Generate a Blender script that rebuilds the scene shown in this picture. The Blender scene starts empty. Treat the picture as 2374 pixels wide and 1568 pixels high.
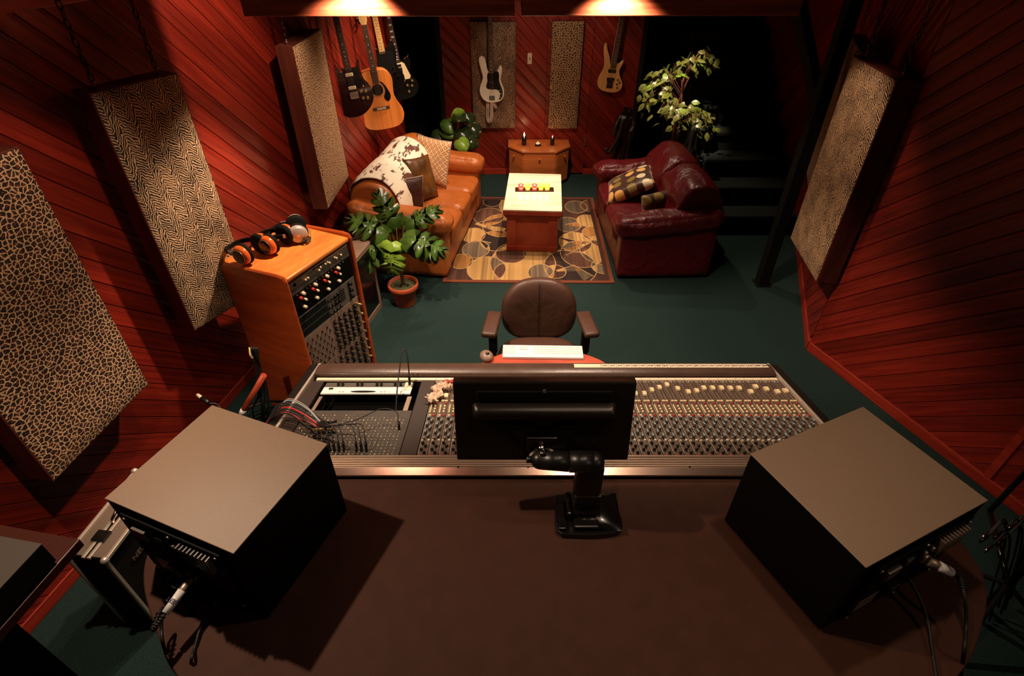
import bpy, bmesh, math, random
import numpy as np
from mathutils import Vector, Matrix, Euler
random.seed(7)
R = math.radians
SC = bpy.context.scene
COL = SC.collection

# ------------------------------------------------------------------ camera
FPX, PITCH, CAMH = 1280.0, R(38.0), 2.6
cam_d = bpy.data.cameras.new('camera'); cam = bpy.data.objects.new('camera', cam_d); COL.objects.link(cam)
cam.location = (0, 0, CAMH); cam.rotation_euler = (R(90) - PITCH, 0, 0)
cam_d.sensor_width = 36.0; cam_d.lens = FPX / 2374 * 36.0; cam_d.clip_start = 0.02; cam_d.clip_end = 60
SC.camera = cam
CT, ST = math.cos(PITCH), math.sin(PITCH)
def ray(px, py):
    a = px - 1187; b = 784 - py
    return Vector((a, FPX * CT + b * ST, -FPX * ST + b * CT))
def at_z(px, py, z=0.0):
    d = ray(px, py); k = (z - CAMH) / d.z
    return Vector((d.x * k, d.y * k, z))
def at_y(px, py, y):
    d = ray(px, py); k = y / d.y
    return Vector((d.x * k, y, CAMH + d.z * k))

# ------------------------------------------------------------------ world, exposure, lights
w = bpy.data.worlds.new('world'); SC.world = w; w.use_nodes = True
w.node_tree.nodes['Background'].inputs[0].default_value = (1.0, 0.55, 0.35, 1)
w.node_tree.nodes['Background'].inputs[1].default_value = 0.0
SC.view_settings.view_transform = 'Standard'; SC.view_settings.look = 'None'
SC.view_settings.exposure = 0.0; SC.view_settings.gamma = 1.0; SC.view_settings.use_curve_mapping = False
SC.cycles.max_bounces = 6
WARM = (1.0, 0.73, 0.52)
def spot(name, loc, target, power, angle=110, blend=0.5, radius=0.035, color=WARM):
    d = bpy.data.lights.new(name, 'SPOT'); d.energy = power; d.spot_size = R(angle); d.spot_blend = blend
    d.shadow_soft_size = radius; d.color = color
    o = bpy.data.objects.new(name, d); COL.objects.link(o); o.location = loc
    o.rotation_euler = (Vector(target) - Vector(loc)).to_track_quat('-Z', 'Y').to_euler()
    return o
def point(name, loc, power, radius=0.02, color=(1.0, 0.55, 0.25)):
    d = bpy.data.lights.new(name, 'POINT'); d.energy = power; d.shadow_soft_size = radius; d.color = color
    o = bpy.data.objects.new(name, d); COL.objects.link(o); o.location = loc
    return o
LIGHTS = [
 # name, loc, target, W, angle, blend, radius
 ('lamp_or_fill', (-1.24, 1.25, 2.48), (-0.75, 1.05, 0.9), 78, 110, .45, .02),     # over the left speaker
 ('lamp_or_fill', (0.87, 1.11, 2.46), (0.95, 1.3, 0.9), 16, 100, .6, .03),         # over the right speaker
 ('lamp_or_fill', (0.33, 0.95, 2.62), (0.25, 1.25, 1.0), 12, 100, .6, .03),           # over the desk
 ('lamp_or_fill', (2.35, 0.05, 2.4), (0.5, 0.95, 0.9), 12, 62, .6, .03),            # desk, from the right
 ('lamp_or_fill', (-0.70, 2.90, 2.37), (-0.9, 3.0, 0.3), 145, 110, .45, .03),      # beam, left
 ('lamp_or_fill', (0.49, 2.90, 2.37), (0.55, 2.9, 0.2), 130, 108, .45, .03),        # beam, right
 ('lamp_or_fill', (-0.95, 2.1, 2.62), (-2.0, 1.8, 1.05), 36, 64, .6, .03),         # fill light added to brighten the near panels
 ('lamp_or_fill', (-0.9, 3.3, 2.6), (-1.9, 3.3, 1.1), 45, 95, .5, .03),            # left wall wash
 ('lamp_or_fill', (-0.1, 3.5, 2.55), (-0.1, 4.7, 0.2), 85, 56, .6, .03),           # extra light added to lift the coffee table front
 ('lamp_or_fill', (1.25, 3.40, 2.5), (2.15, 3.5, 1.0), 40, 52, .6, .03),           # added only to brighten the right panel
 ('lamp_or_fill', (0.25, 4.85, 2.5), (0.05, 5.0, 0.3), 100, 92, .55, .04),         # lounge
 ('lamp_or_fill', (0.3, 5.2, 2.6), (0.2, 5.05, 0.4), 130, 34, .6, .03),            # coffee table
 ('lamp_or_fill', (-0.35, 5.3, 2.5), (-0.95, 5.1, 0.6), 85, 100, .6, .04),         # left sofa
 ('lamp_or_fill', (0.95, 5.55, 2.5), (1.25, 4.9, 0.6), 66, 80, .6, .04),           # right sofa
 ('lamp_or_fill', (1.30, 5.30, 2.85), (1.66, 5.84, 1.15), 230, 27, .5, .03),          # tree
 ('lamp_or_fill', (0.2, 4.9, 2.4), (0.5, 6.6, 0.9), 38, 60, .5, .03),              # back wall
 ('lamp_or_fill', (-0.15, 4.3, 2.45), (-1.2, 5.3, 1.2), 60, 50, .5, .03),          # added light, makes the wall guitars readable
]
for i, (n, l, t, p, a, b, r) in enumerate(LIGHTS): spot(n, l, t, p, a, b, r)

# ------------------------------------------------------------------ materials
def nmat(name):
    m = bpy.data.materials.new(name); m.use_nodes = True
    return m, m.node_tree.nodes, m.node_tree.links, m.node_tree.nodes['Principled BSDF']
def rgba(c): return (c[0], c[1], c[2], 1)
def plain(name, c, rough=0.5, metal=0.0, spec=0.5, emit=None, es=0, noise=0.0, nscale=30, bump=0.0, bscale=200, coat=0.0, alpha=None, trans=0.0):
    m, N, L, P = nmat(name)
    P.inputs['Base Color'].default_value = rgba(c); P.inputs['Roughness'].default_value = rough
    P.inputs['Metallic'].default_value = metal; P.inputs['Specular IOR Level'].default_value = spec
    P.inputs['Coat Weight'].default_value = coat; P.inputs['Transmission Weight'].default_value = trans
    if emit: P.inputs['Emission Color'].default_value = rgba(emit); P.inputs['Emission Strength'].default_value = es
    tc = N.new('ShaderNodeTexCoord')
    if noise > 0:
        n = N.new('ShaderNodeTexNoise'); n.inputs['Scale'].default_value = nscale; n.inputs['Detail'].default_value = 4
        L.new(tc.outputs['Object'], n.inputs['Vector'])
        r = N.new('ShaderNodeMapRange'); r.inputs[1].default_value = .3; r.inputs[2].default_value = .7
        r.inputs[3].default_value = 1 - noise; r.inputs[4].default_value = 1 + noise
        L.new(n.outputs['Fac'], r.inputs[0])
        mx = N.new('ShaderNodeVectorMath'); mx.operation = 'SCALE'; mx.inputs[0].default_value = c
        L.new(r.outputs[0], mx.inputs['Scale']); L.new(mx.outputs[0], P.inputs['Base Color'])
    if bump > 0:
        n = N.new('ShaderNodeTexNoise'); n.inputs['Scale'].default_value = bscale; n.inputs['Detail'].default_value = 3
        L.new(tc.outputs['Object'], n.inputs['Vector'])
        b = N.new('ShaderNodeBump'); b.inputs['Strength'].default_value = bump; b.inputs['Distance'].default_value = .01
        L.new(n.outputs['Fac'], b.inputs['Height']); L.new(b.outputs[0], P.inputs['Normal'])
    return m
def wood(name, c1, c2, rough=0.35, stretch=(3, 60, 60), coord='Object', var=0.0, bump=0.1, coat=0.0, lines=False):
    m, N, L, P = nmat(name)
    tc = N.new('ShaderNodeTexCoord'); mp = N.new('ShaderNodeMapping'); L.new(tc.outputs[coord], mp.inputs[0])
    mp.inputs['Scale'].default_value = stretch
    n = N.new('ShaderNodeTexNoise'); n.inputs['Scale'].default_value = 1; n.inputs['Detail'].default_value = 5; n.inputs['Distortion'].default_value = .6
    L.new(mp.outputs[0], n.inputs['Vector'])
    r = N.new('ShaderNodeValToRGB'); r.color_ramp.elements[0].position = .3; r.color_ramp.elements[1].position = .7
    r.color_ramp.elements[0].color = rgba(c1); r.color_ramp.elements[1].color = rgba(c2)
    L.new(n.outputs['Fac'], r.inputs[0]); out = r.outputs[0]
    n2 = N.new('ShaderNodeTexNoise'); n2.inputs['Scale'].default_value = .9; n2.inputs['Detail'].default_value = 2
    mp2 = N.new('ShaderNodeMapping'); L.new(tc.outputs[coord], mp2.inputs[0]); mp2.inputs['Scale'].default_value = tuple(s * .25 for s in stretch)
    L.new(mp2.outputs[0], n2.inputs['Vector'])
    r2 = N.new('ShaderNodeMapRange'); r2.inputs[1].default_value = .3; r2.inputs[2].default_value = .7; r2.inputs[3].default_value = .75; r2.inputs[4].default_value = 1.2
    L.new(n2.outputs['Fac'], r2.inputs[0])
    v = N.new('ShaderNodeVectorMath'); v.operation = 'SCALE'; L.new(out, v.inputs[0]); L.new(r2.outputs[0], v.inputs['Scale']); out = v.outputs[0]
    if var > 0:
        oi = N.new('ShaderNodeObjectInfo'); r3 = N.new('ShaderNodeMapRange'); r3.inputs[3].default_value = 1 - var; r3.inputs[4].default_value = 1 + var
        L.new(oi.outputs['Random'], r3.inputs[0])
        v3 = N.new('ShaderNodeVectorMath'); v3.operation = 'SCALE'; L.new(out, v3.inputs[0]); L.new(r3.outputs[0], v3.inputs['Scale']); out = v3.outputs[0]
    L.new(out, P.inputs['Base Color']); P.inputs['Roughness'].default_value = rough; P.inputs['Coat Weight'].default_value = coat
    P.inputs['Coat Roughness'].default_value = .15
    h = n.outputs['Fac']
    b = N.new('ShaderNodeBump'); b.inputs['Strength'].default_value = bump; b.inputs['Distance'].default_value = .003
    L.new(h, b.inputs['Height'])
    nrm = b.outputs[0]
    if lines:   # milled beads along the board, across = UV y
        sx = N.new('ShaderNodeSeparateXYZ'); L.new(tc.outputs[coord], sx.inputs[0])
        mm = N.new('ShaderNodeMath'); mm.operation = 'MULTIPLY'; mm.inputs[1].default_value = 2 * math.pi / .0085; L.new(sx.outputs[1], mm.inputs[0])
        sn = N.new('ShaderNodeMath'); sn.operation = 'SINE'; L.new(mm.outputs[0], sn.inputs[0])
        gt = N.new('ShaderNodeMath'); gt.operation = 'GREATER_THAN'; gt.inputs[1].default_value = .066; L.new(sx.outputs[1], gt.inputs[0])
        ml = N.new('ShaderNodeMath'); ml.operation = 'MULTIPLY'; L.new(sn.outputs[0], ml.inputs[0]); L.new(gt.outputs[0], ml.inputs[1])
        b2 = N.new('ShaderNodeBump'); b2.inputs['Strength'].default_value = .38; b2.inputs['Distance'].default_value = .003
        L.new(ml.outputs[0], b2.inputs['Height']); L.new(nrm, b2.inputs['Normal']); nrm = b2.outputs[0]
    L.new(nrm, P.inputs['Normal'])
    return m
def leather(name, c, rough=.38, wr=.25, wscale=9, var=.12):
    m, N, L, P = nmat(name); tc = N.new('ShaderNodeTexCoord')
    n = N.new('ShaderNodeTexNoise'); n.inputs['Scale'].default_value = wscale; n.inputs['Detail'].default_value = 6; n.inputs['Distortion'].default_value = 1.2
    L.new(tc.outputs['Object'], n.inputs['Vector'])
    g = N.new('ShaderNodeTexVoronoi'); g.inputs['Scale'].default_value = 260; L.new(tc.outputs['Object'], g.inputs['Vector'])
    b1 = N.new('ShaderNodeBump'); b1.inputs['Strength'].default_value = .12; b1.inputs['Distance'].default_value = .002; L.new(g.outputs['Distance'], b1.inputs['Height'])
    b2 = N.new('ShaderNodeBump'); b2.inputs['Strength'].default_value = wr; b2.inputs['Distance'].default_value = .03; L.new(n.outputs['Fac'], b2.inputs['Height']); L.new(b1.outputs[0], b2.inputs['Normal'])
    L.new(b2.outputs[0], P.inputs['Normal'])
    r = N.new('ShaderNodeMapRange'); r.inputs[1].default_value = .3; r.inputs[2].default_value = .7; r.inputs[3].default_value = 1 - var; r.inputs[4].default_value = 1 + var
    L.new(n.outputs['Fac'], r.inputs[0])
    mx = N.new('ShaderNodeVectorMath'); mx.operation = 'SCALE'; mx.inputs[0].default_value = c; L.new(r.outputs[0], mx.inputs['Scale']); L.new(mx.outputs[0], P.inputs['Base Color'])
    P.inputs['Roughness'].default_value = rough
    return m
def M_(N, L, op, a, b=None, c=None):
    n = N.new('ShaderNodeMath'); n.operation = op
    for i, x in enumerate((a, b, c)):
        if x is None: continue
        if isinstance(x, (int, float)): n.inputs[i].default_value = x
        else: L.new(x, n.inputs[i])
    return n.outputs[0]
def zebra(name, light=(.68, .42, .22), dark=(.012, .007, .005), pw=.092, k_=1.0):
    """herringbone of bold slanting stripes and thin steep ones, in metres of the cloth"""
    m, N, L, P = nmat(name); tc = N.new('ShaderNodeTexCoord'); sx = N.new('ShaderNodeSeparateXYZ'); mp0 = N.new('ShaderNodeMapping'); mp0.inputs['Scale'].default_value = (1 / k_,) * 3; L.new(tc.outputs['UV'], mp0.inputs[0]); L.new(mp0.outputs[0], sx.inputs[0])
    def nz(scale, det=2, sc=(1, 1, 1)):
        mp = N.new('ShaderNodeMapping'); mp.inputs['Scale'].default_value = sc; L.new(mp0.outputs[0], mp.inputs[0])
        n = N.new('ShaderNodeTexNoise'); n.inputs['Scale'].default_value = scale; n.inputs['Detail'].default_value = det; L.new(mp.outputs[0], n.inputs['Vector']); return n.outputs['Fac']
    n1, n2, n3 = nz(30), nz(9, 1), nz(60, 1, (1, .5, 1))
    u0, v0 = sx.outputs[0], sx.outputs[1]
    u = M_(N, L, 'MULTIPLY_ADD', n1, .030, M_(N, L, 'MULTIPLY_ADD', n2, .03, u0))
    p = M_(N, L, 'FRACT', M_(N, L, 'DIVIDE', u, pw))
    bold = M_(N, L, 'LESS_THAN', p, .52)
    sb = M_(N, L, 'MULTIPLY_ADD', u0, .75, v0); sf = M_(N, L, 'MULTIPLY_ADD', u0, -2.6, v0)
    sb = M_(N, L, 'MULTIPLY_ADD', n1, .030, sb); sf = M_(N, L, 'MULTIPLY_ADD', n1, .085, sf); sf = M_(N, L, 'MULTIPLY_ADD', n3, .03, sf)
    wb = M_(N, L, 'SINE', M_(N, L, 'MULTIPLY', sb, 2 * math.pi / .0145)); wf = M_(N, L, 'SINE', M_(N, L, 'MULTIPLY', sf, 2 * math.pi / .030))
    w_ = M_(N, L, 'ADD', M_(N, L, 'MULTIPLY', bold, wb), M_(N, L, 'MULTIPLY', M_(N, L, 'SUBTRACT', 1.0, bold), wf))
    thr = M_(N, L, 'MULTIPLY_ADD', n2, 2.2, -.95)
    k = N.new('ShaderNodeMapRange'); L.new(M_(N, L, 'SUBTRACT', w_, thr), k.inputs[0]); k.inputs[1].default_value = -.22; k.inputs[2].default_value = .22
    mx = N.new('ShaderNodeMix'); mx.data_type = 'RGBA'; L.new(k.outputs[0], mx.inputs[0]); mx.inputs[6].default_value = rgba(dark); mx.inputs[7].default_value = rgba(light)
    L.new(mx.outputs[2], P.inputs['Base Color']); P.inputs['Roughness'].default_value = .8
    return m
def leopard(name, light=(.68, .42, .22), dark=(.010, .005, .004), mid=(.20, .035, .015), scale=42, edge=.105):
    m, N, L, P = nmat(name); tc = N.new('ShaderNodeTexCoord')
    mp = N.new('ShaderNodeMapping'); mp.inputs['Scale'].default_value = (1, 1.25, 1); L.new(tc.outputs['UV'], mp.inputs[0])
    nz = N.new('ShaderNodeTexNoise'); nz.inputs['Scale'].default_value = scale * 1.5; nz.inputs['Detail'].default_value = 2; L.new(mp.outputs[0], nz.inputs['Vector'])
    ad = N.new('ShaderNodeVectorMath'); ad.operation = 'MULTIPLY_ADD'; L.new(nz.outputs['Color'], ad.inputs[0]); ad.inputs[1].default_value = (.75 / scale,) * 3; L.new(mp.outputs[0], ad.inputs[2])
    v1 = N.new('ShaderNodeTexVoronoi'); v1.feature = 'DISTANCE_TO_EDGE'; v1.voronoi_dimensions = '2D'; v1.inputs['Scale'].default_value = scale; v1.inputs['Randomness'].default_value = .95
    v2 = N.new('ShaderNodeTexVoronoi'); v2.feature = 'F1'; v2.voronoi_dimensions = '2D'; v2.inputs['Scale'].default_value = scale; v2.inputs['Randomness'].default_value = .95
    L.new(ad.outputs[0], v1.inputs['Vector']); L.new(ad.outputs[0], v2.inputs['Vector'])
    e = N.new('ShaderNodeMapRange'); L.new(v1.outputs['Distance'], e.inputs[0]); e.inputs[1].default_value = edge * .8; e.inputs[2].default_value = edge * 1.2
    c = N.new('ShaderNodeMapRange'); L.new(v2.outputs['Distance'], c.inputs[0]); c.inputs[1].default_value = .10; c.inputs[2].default_value = .20
    a = N.new('ShaderNodeMix'); a.data_type = 'RGBA'; L.new(c.outputs[0], a.inputs[0]); a.inputs[6].default_value = rgba(mid); a.inputs[7].default_value = rgba(dark)
    b = N.new('ShaderNodeMix'); b.data_type = 'RGBA'; L.new(e.outputs[0], b.inputs[0]); b.inputs[6].default_value = rgba(light); L.new(a.outputs[2], b.inputs[7])
    L.new(b.outputs[2], P.inputs['Base Color']); P.inputs['Roughness'].default_value = .8
    return m
def spots(name, base, cols, scale=9, rad=.33):
    m, N, L, P = nmat(name); tc = N.new('ShaderNodeTexCoord')
    v = N.new('ShaderNodeTexVoronoi'); v.voronoi_dimensions = '2D'; v.inputs['Scale'].default_value = scale; v.inputs['Randomness'].default_value = .45; L.new(tc.outputs['UV'], v.inputs['Vector'])
    k = N.new('ShaderNodeMapRange'); L.new(v.outputs['Distance'], k.inputs[0]); k.inputs[1].default_value = rad; k.inputs[2].default_value = rad + .03
    sx = N.new('ShaderNodeSeparateColor'); L.new(v.outputs['Color'], sx.inputs[0])
    r = N.new('ShaderNodeValToRGB'); r.color_ramp.interpolation = 'CONSTANT'
    for i, c in enumerate(cols):
        if i < 2: el = r.color_ramp.elements[i]
        else: el = r.color_ramp.elements.new(i / len(cols))
        el.position = i / len(cols); el.color = rgba(c)
    L.new(sx.outputs[0], r.inputs[0])
    b = N.new('ShaderNodeMix'); b.data_type = 'RGBA'; L.new(k.outputs[0], b.inputs[0]); L.new(r.outputs[0], b.inputs[6]); b.inputs[7].default_value = rgba(base)
    L.new(b.outputs[2], P.inputs['Base Color']); P.inputs['Roughness'].default_value = .38; P.inputs['Sheen Weight'].default_value = .3
    return m
def lattice(name, c1, c2, scale=36):
    m, N, L, P = nmat(name); tc = N.new('ShaderNodeTexCoord'); mp = N.new('ShaderNodeMapping'); mp.inputs['Rotation'].default_value = (0, 0, R(45)); mp.inputs['Scale'].default_value = (scale,) * 3
    L.new(tc.outputs['UV'], mp.inputs[0]); sx = N.new('ShaderNodeSeparateXYZ'); L.new(mp.outputs[0], sx.inputs[0])
    a = M_(N, L, 'ABSOLUTE', M_(N, L, 'SUBTRACT', M_(N, L, 'FRACT', sx.outputs[0]), .5)); b = M_(N, L, 'ABSOLUTE', M_(N, L, 'SUBTRACT', M_(N, L, 'FRACT', sx.outputs[1]), .5))
    mxx = M_(N, L, 'MAXIMUM', a, b)
    g = M_(N, L, 'MAXIMUM', M_(N, L, 'GREATER_THAN', mxx, .40), M_(N, L, 'LESS_THAN', mxx, .13))
    mx = N.new('ShaderNodeMix'); mx.data_type = 'RGBA'; L.new(g, mx.inputs[0]); mx.inputs[6].default_value = rgba(c1); mx.inputs[7].default_value = rgba(c2)
    L.new(mx.outputs[2], P.inputs['Base Color']); P.inputs['Roughness'].default_value = .42
    return m
def cow(name):
    m, N, L, P = nmat(name); tc = N.new('ShaderNodeTexCoord'); mp = N.new('ShaderNodeMapping'); mp.inputs['Scale'].default_value = (4.2, 8.5, 1); L.new(tc.outputs['UV'], mp.inputs[0])
    n = N.new('ShaderNodeTexNoise'); n.inputs['Scale'].default_value = 1; n.inputs['Detail'].default_value = 5; n.inputs['Roughness'].default_value = .62; n.inputs['Distortion'].default_value = .5; L.new(mp.outputs[0], n.inputs['Vector'])
    mp2 = N.new('ShaderNodeMapping'); mp2.inputs['Scale'].default_value = (9, 45, 1); L.new(tc.outputs['UV'], mp2.inputs[0])
    n2 = N.new('ShaderNodeTexNoise'); n2.inputs['Scale'].default_value = 1; n2.inputs['Detail'].default_value = 3; L.new(mp2.outputs[0], n2.inputs['Vector'])
    s = M_(N, L, 'MULTIPLY_ADD', n2.outputs['Fac'], .28, n.outputs['Fac'])
    r = N.new('ShaderNodeValToRGB'); r.color_ramp.elements[0].position = .685; r.color_ramp.elements[0].color = (.92, .82, .66, 1); r.color_ramp.elements[1].position = .71; r.color_ramp.elements[1].color = (.13, .045, .03, 1)
    L.new(s, r.inputs[0]); L.new(r.outputs[0], P.inputs['Base Color']); P.inputs['Roughness'].default_value = .7
    b = N.new('ShaderNodeBump'); b.inputs['Strength'].default_value = .3; b.inputs['Distance'].default_value = .01; L.new(n2.outputs['Fac'], b.inputs['Height']); L.new(b.outputs[0], P.inputs['Normal'])
    return m
def vcol(name, rough=.9):
    m, N, L, P = nmat(name); a = N.new('ShaderNodeVertexColor'); a.layer_name = 'col'; L.new(a.outputs[0], P.inputs['Base Color']); P.inputs['Roughness'].default_value = rough
    tc = N.new('ShaderNodeTexCoord'); n = N.new('ShaderNodeTexNoise'); n.inputs['Scale'].default_value = 300; L.new(tc.outputs['Object'], n.inputs['Vector'])
    b = N.new('ShaderNodeBump'); b.inputs['Strength'].default_value = .5; b.inputs['Distance'].default_value = .004; L.new(n.outputs['Fac'], b.inputs['Height']); L.new(b.outputs[0], P.inputs['Normal'])
    return m

WALLW = wood('wall_wood', (.17, .011, .006), (.33, .026, .012), .34, (2.2, 38, 1), 'UV', .22, .15, 0.0, True)
WALLB = plain('wall_gap', (.03, .004, .002), .8)
TRIMW = wood('trim_wood', (.28, .022, .01), (.44, .04, .018), .4, (3, 3, 60))
FRAMEW = wood('frame_wood', (.07, .012, .006), (.15, .026, .012), .55, (30, 30, 3))
BLACKP = plain('black_paint', (.004, .0035, .003), .85)
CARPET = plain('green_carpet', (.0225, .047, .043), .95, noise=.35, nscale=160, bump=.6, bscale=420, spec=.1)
BEAMW = wood('beam_wood', (.25, .045, .02), (.50, .12, .055), .4, (2.5, 30, 45), coat=.2)
DESKM = plain('desk_brown', (.060, .0185, .0080), .66, spec=.3, noise=.12, nscale=14, bump=.25, bscale=500)
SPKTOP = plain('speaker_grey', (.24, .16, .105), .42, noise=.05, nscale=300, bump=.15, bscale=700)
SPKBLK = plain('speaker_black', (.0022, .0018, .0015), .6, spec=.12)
BLK = plain('black_plastic', (.008, .007, .006), .35)
BLKG = plain('black_gloss', (.006, .005, .005), .22, coat=.3)
BLKM = plain('black_matte', (.005, .0045, .004), .8, spec=.2)
RUB = plain('black_rubber', (.012, .011, .01), .55)
MONB = plain('monitor_black', (.010, .007, .005), .30, bump=.1, bscale=900)
STEEL = plain('brushed_metal', (.62, .48, .38), .42, .85)
STEELD = plain('dull_metal', (.42, .32, .25), .42, .7)
LEDGE = plain('ledge_metal', (.68, .50, .40), .27, .95)
CHROME = plain('chrome', (.75, .68, .6), .15, 1.0)
ALU = plain('aluminium', (.78, .66, .56), .34, .6)
PAD = leather('console_pad', (.075, .040, .028), .36, .04, 9)
CPANEL = plain('console_panel', (.11, .072, .052), .38)
CPANELD = plain('console_dark', (.03, .017, .012), .5)
PATCH = plain('patch_panel', (.055, .045, .034), .5, noise=.1)
CREAM = plain('cream_plastic', (.95, .76, .46), .35)
IVORY = plain('ivory_tape', (.85, .72, .52), .6)
WHITE = plain('white_plastic', (.93, .90, .86), .3)
REDP = plain('red_plastic', (.65, .03, .03), .35)
BLUEP = plain('grey_blue_plastic', (.34, .50, .58), .4)
GREYP = plain('grey_plastic', (.10, .085, .07), .4)
INK = plain('ink', (.05, .03, .10), .7)
CHERRY = wood('cherry_wood', (.42, .065, .012), (.56, .10, .02), .34, (4, 4, 30), coat=.15)
CHERRYLIT = wood('cherry_wood_lit', (.70, .19, .035), (.85, .28, .055), .34, (12, 40, 40), coat=.15)  # rack top: cherry wood with the light falling on it put into the colour
REDW = wood('red_wood', (.36, .04, .018), (.52, .08, .03), .4, (6, 30, 6))
TANL = leather('tan_leather', (.50, .135, .026), .36, .30, 7)
BURL = leather('burgundy_leather', (.115, .0055, .009), .36, .5, 9)
CHAIRL = leather('brown_leather', (.075, .032, .02), .45, .18, 6)
TABTOP = wood('pale_tabletop', (.90, .80, .58), (.94, .85, .64), .2, (8, 60, 60), coat=.3, bump=.02)
CABW = wood('cabinet_wood', (.50, .13, .03), (.62, .18, .045), .4, (3, 3, 30))
TERRA = plain('terracotta', (.50, .085, .025), .6, noise=.15, nscale=20)
MOSS = plain('moss', (.10, .10, .04), .95, noise=.5, nscale=80, bump=1, bscale=200)
LEAFD = plain('leaf_green', (.060, .13, .018), .3, noise=.5, nscale=14, coat=.2)
LEAFL = plain('leaf_light', (.22, .38, .04), .33, noise=.25, nscale=20)
LEAFF = plain('leaf_ficus', (.20, .23, .05), .3, noise=.4, nscale=12, coat=.2)
STEMG = plain('stem_green', (.10, .13, .03), .5)
TRUNK = plain('trunk', (.16, .05, .03), .7)
DARKWOOD = plain('ebony', (.012, .006, .004), .35)
BURG = plain('burgundy_lacquer', (.028, .006, .005), .14, coat=.6)
SPRUCE = wood('spruce', (.78, .23, .04), (.88, .29, .06), .3, (70, 3, 3), coat=.4)
NATB = wood('natural_ash', (.72, .33, .10), (.82, .42, .14), .3, (50, 4, 4), coat=.3)
MAPLE = wood('maple', (.72, .42, .13), (.82, .50, .18), .3, (30, 30, 4), coat=.3)
ROSEW = wood('rosewood', (.045, .02, .012), (.09, .04, .025), .45, (40, 40, 4))
WHITEG = plain('white_lacquer', (.92, .84, .70), .25, coat=.5)
STRAP = plain('strap', (.45, .32, .26), .8)
GOLD = plain('gold_knob', (.55, .36, .14), .3, .6)
WIRE = plain('string', (.5, .42, .34), .35, .9)
SATIN = plain('olive_satin', (.12, .045, .008), .36, noise=.65, nscale=7)
DKCLOTH = plain('dark_cloth', (.04, .009, .004), .6, noise=.3, nscale=60)
EMBER = plain('flame', (1, .5, .15), .5, emit=(1, .62, .3), es=30)
GLASSR = plain('red_glass', (1, .12, .12), .08, trans=.85, emit=(1, .12, .06), es=.7)
GLASSY = plain('yellow_glass', (1, .75, .12), .08, trans=.85, emit=(1, .6, .05), es=.7)
WAXG = plain('glowing_wax', (1, .85, .6), .5, emit=(1, .8, .5), es=14)
TRAYM = plain('tray', (.05, .012, .006), .3)
TAUPE = plain('taupe_laminate', (.22, .14, .10), .45, noise=.15, nscale=12)
SWITCH = plain('switch_ivory', (.75, .6, .38), .4)
BRASS = plain('brass', (.7, .42, .16), .3, 1.0)
TISSUE = plain('paper', (.72, .52, .38), .8)
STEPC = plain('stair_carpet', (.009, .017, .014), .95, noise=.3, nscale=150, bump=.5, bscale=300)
PRE_MATS = dict(zebra=zebra('zebra_cloth', k_=.95), zebra_big=zebra('zebra_cloth_right', k_=1.1), zebra_far=zebra('zebra_cloth_far', (.42, .24, .13), (.02, .010, .007), k_=1.35), leo=leopard('leopard_cloth'), leo_small=leopard('leopard_cloth_small', (.80, .52, .30), (.24, .08, .03), (.42, .19, .07), 44, .17), leo_far=leopard('leopard_cloth_far', (.42, .25, .12), (.05, .02, .01), (.2, .08, .03), 34, .15))

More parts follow.
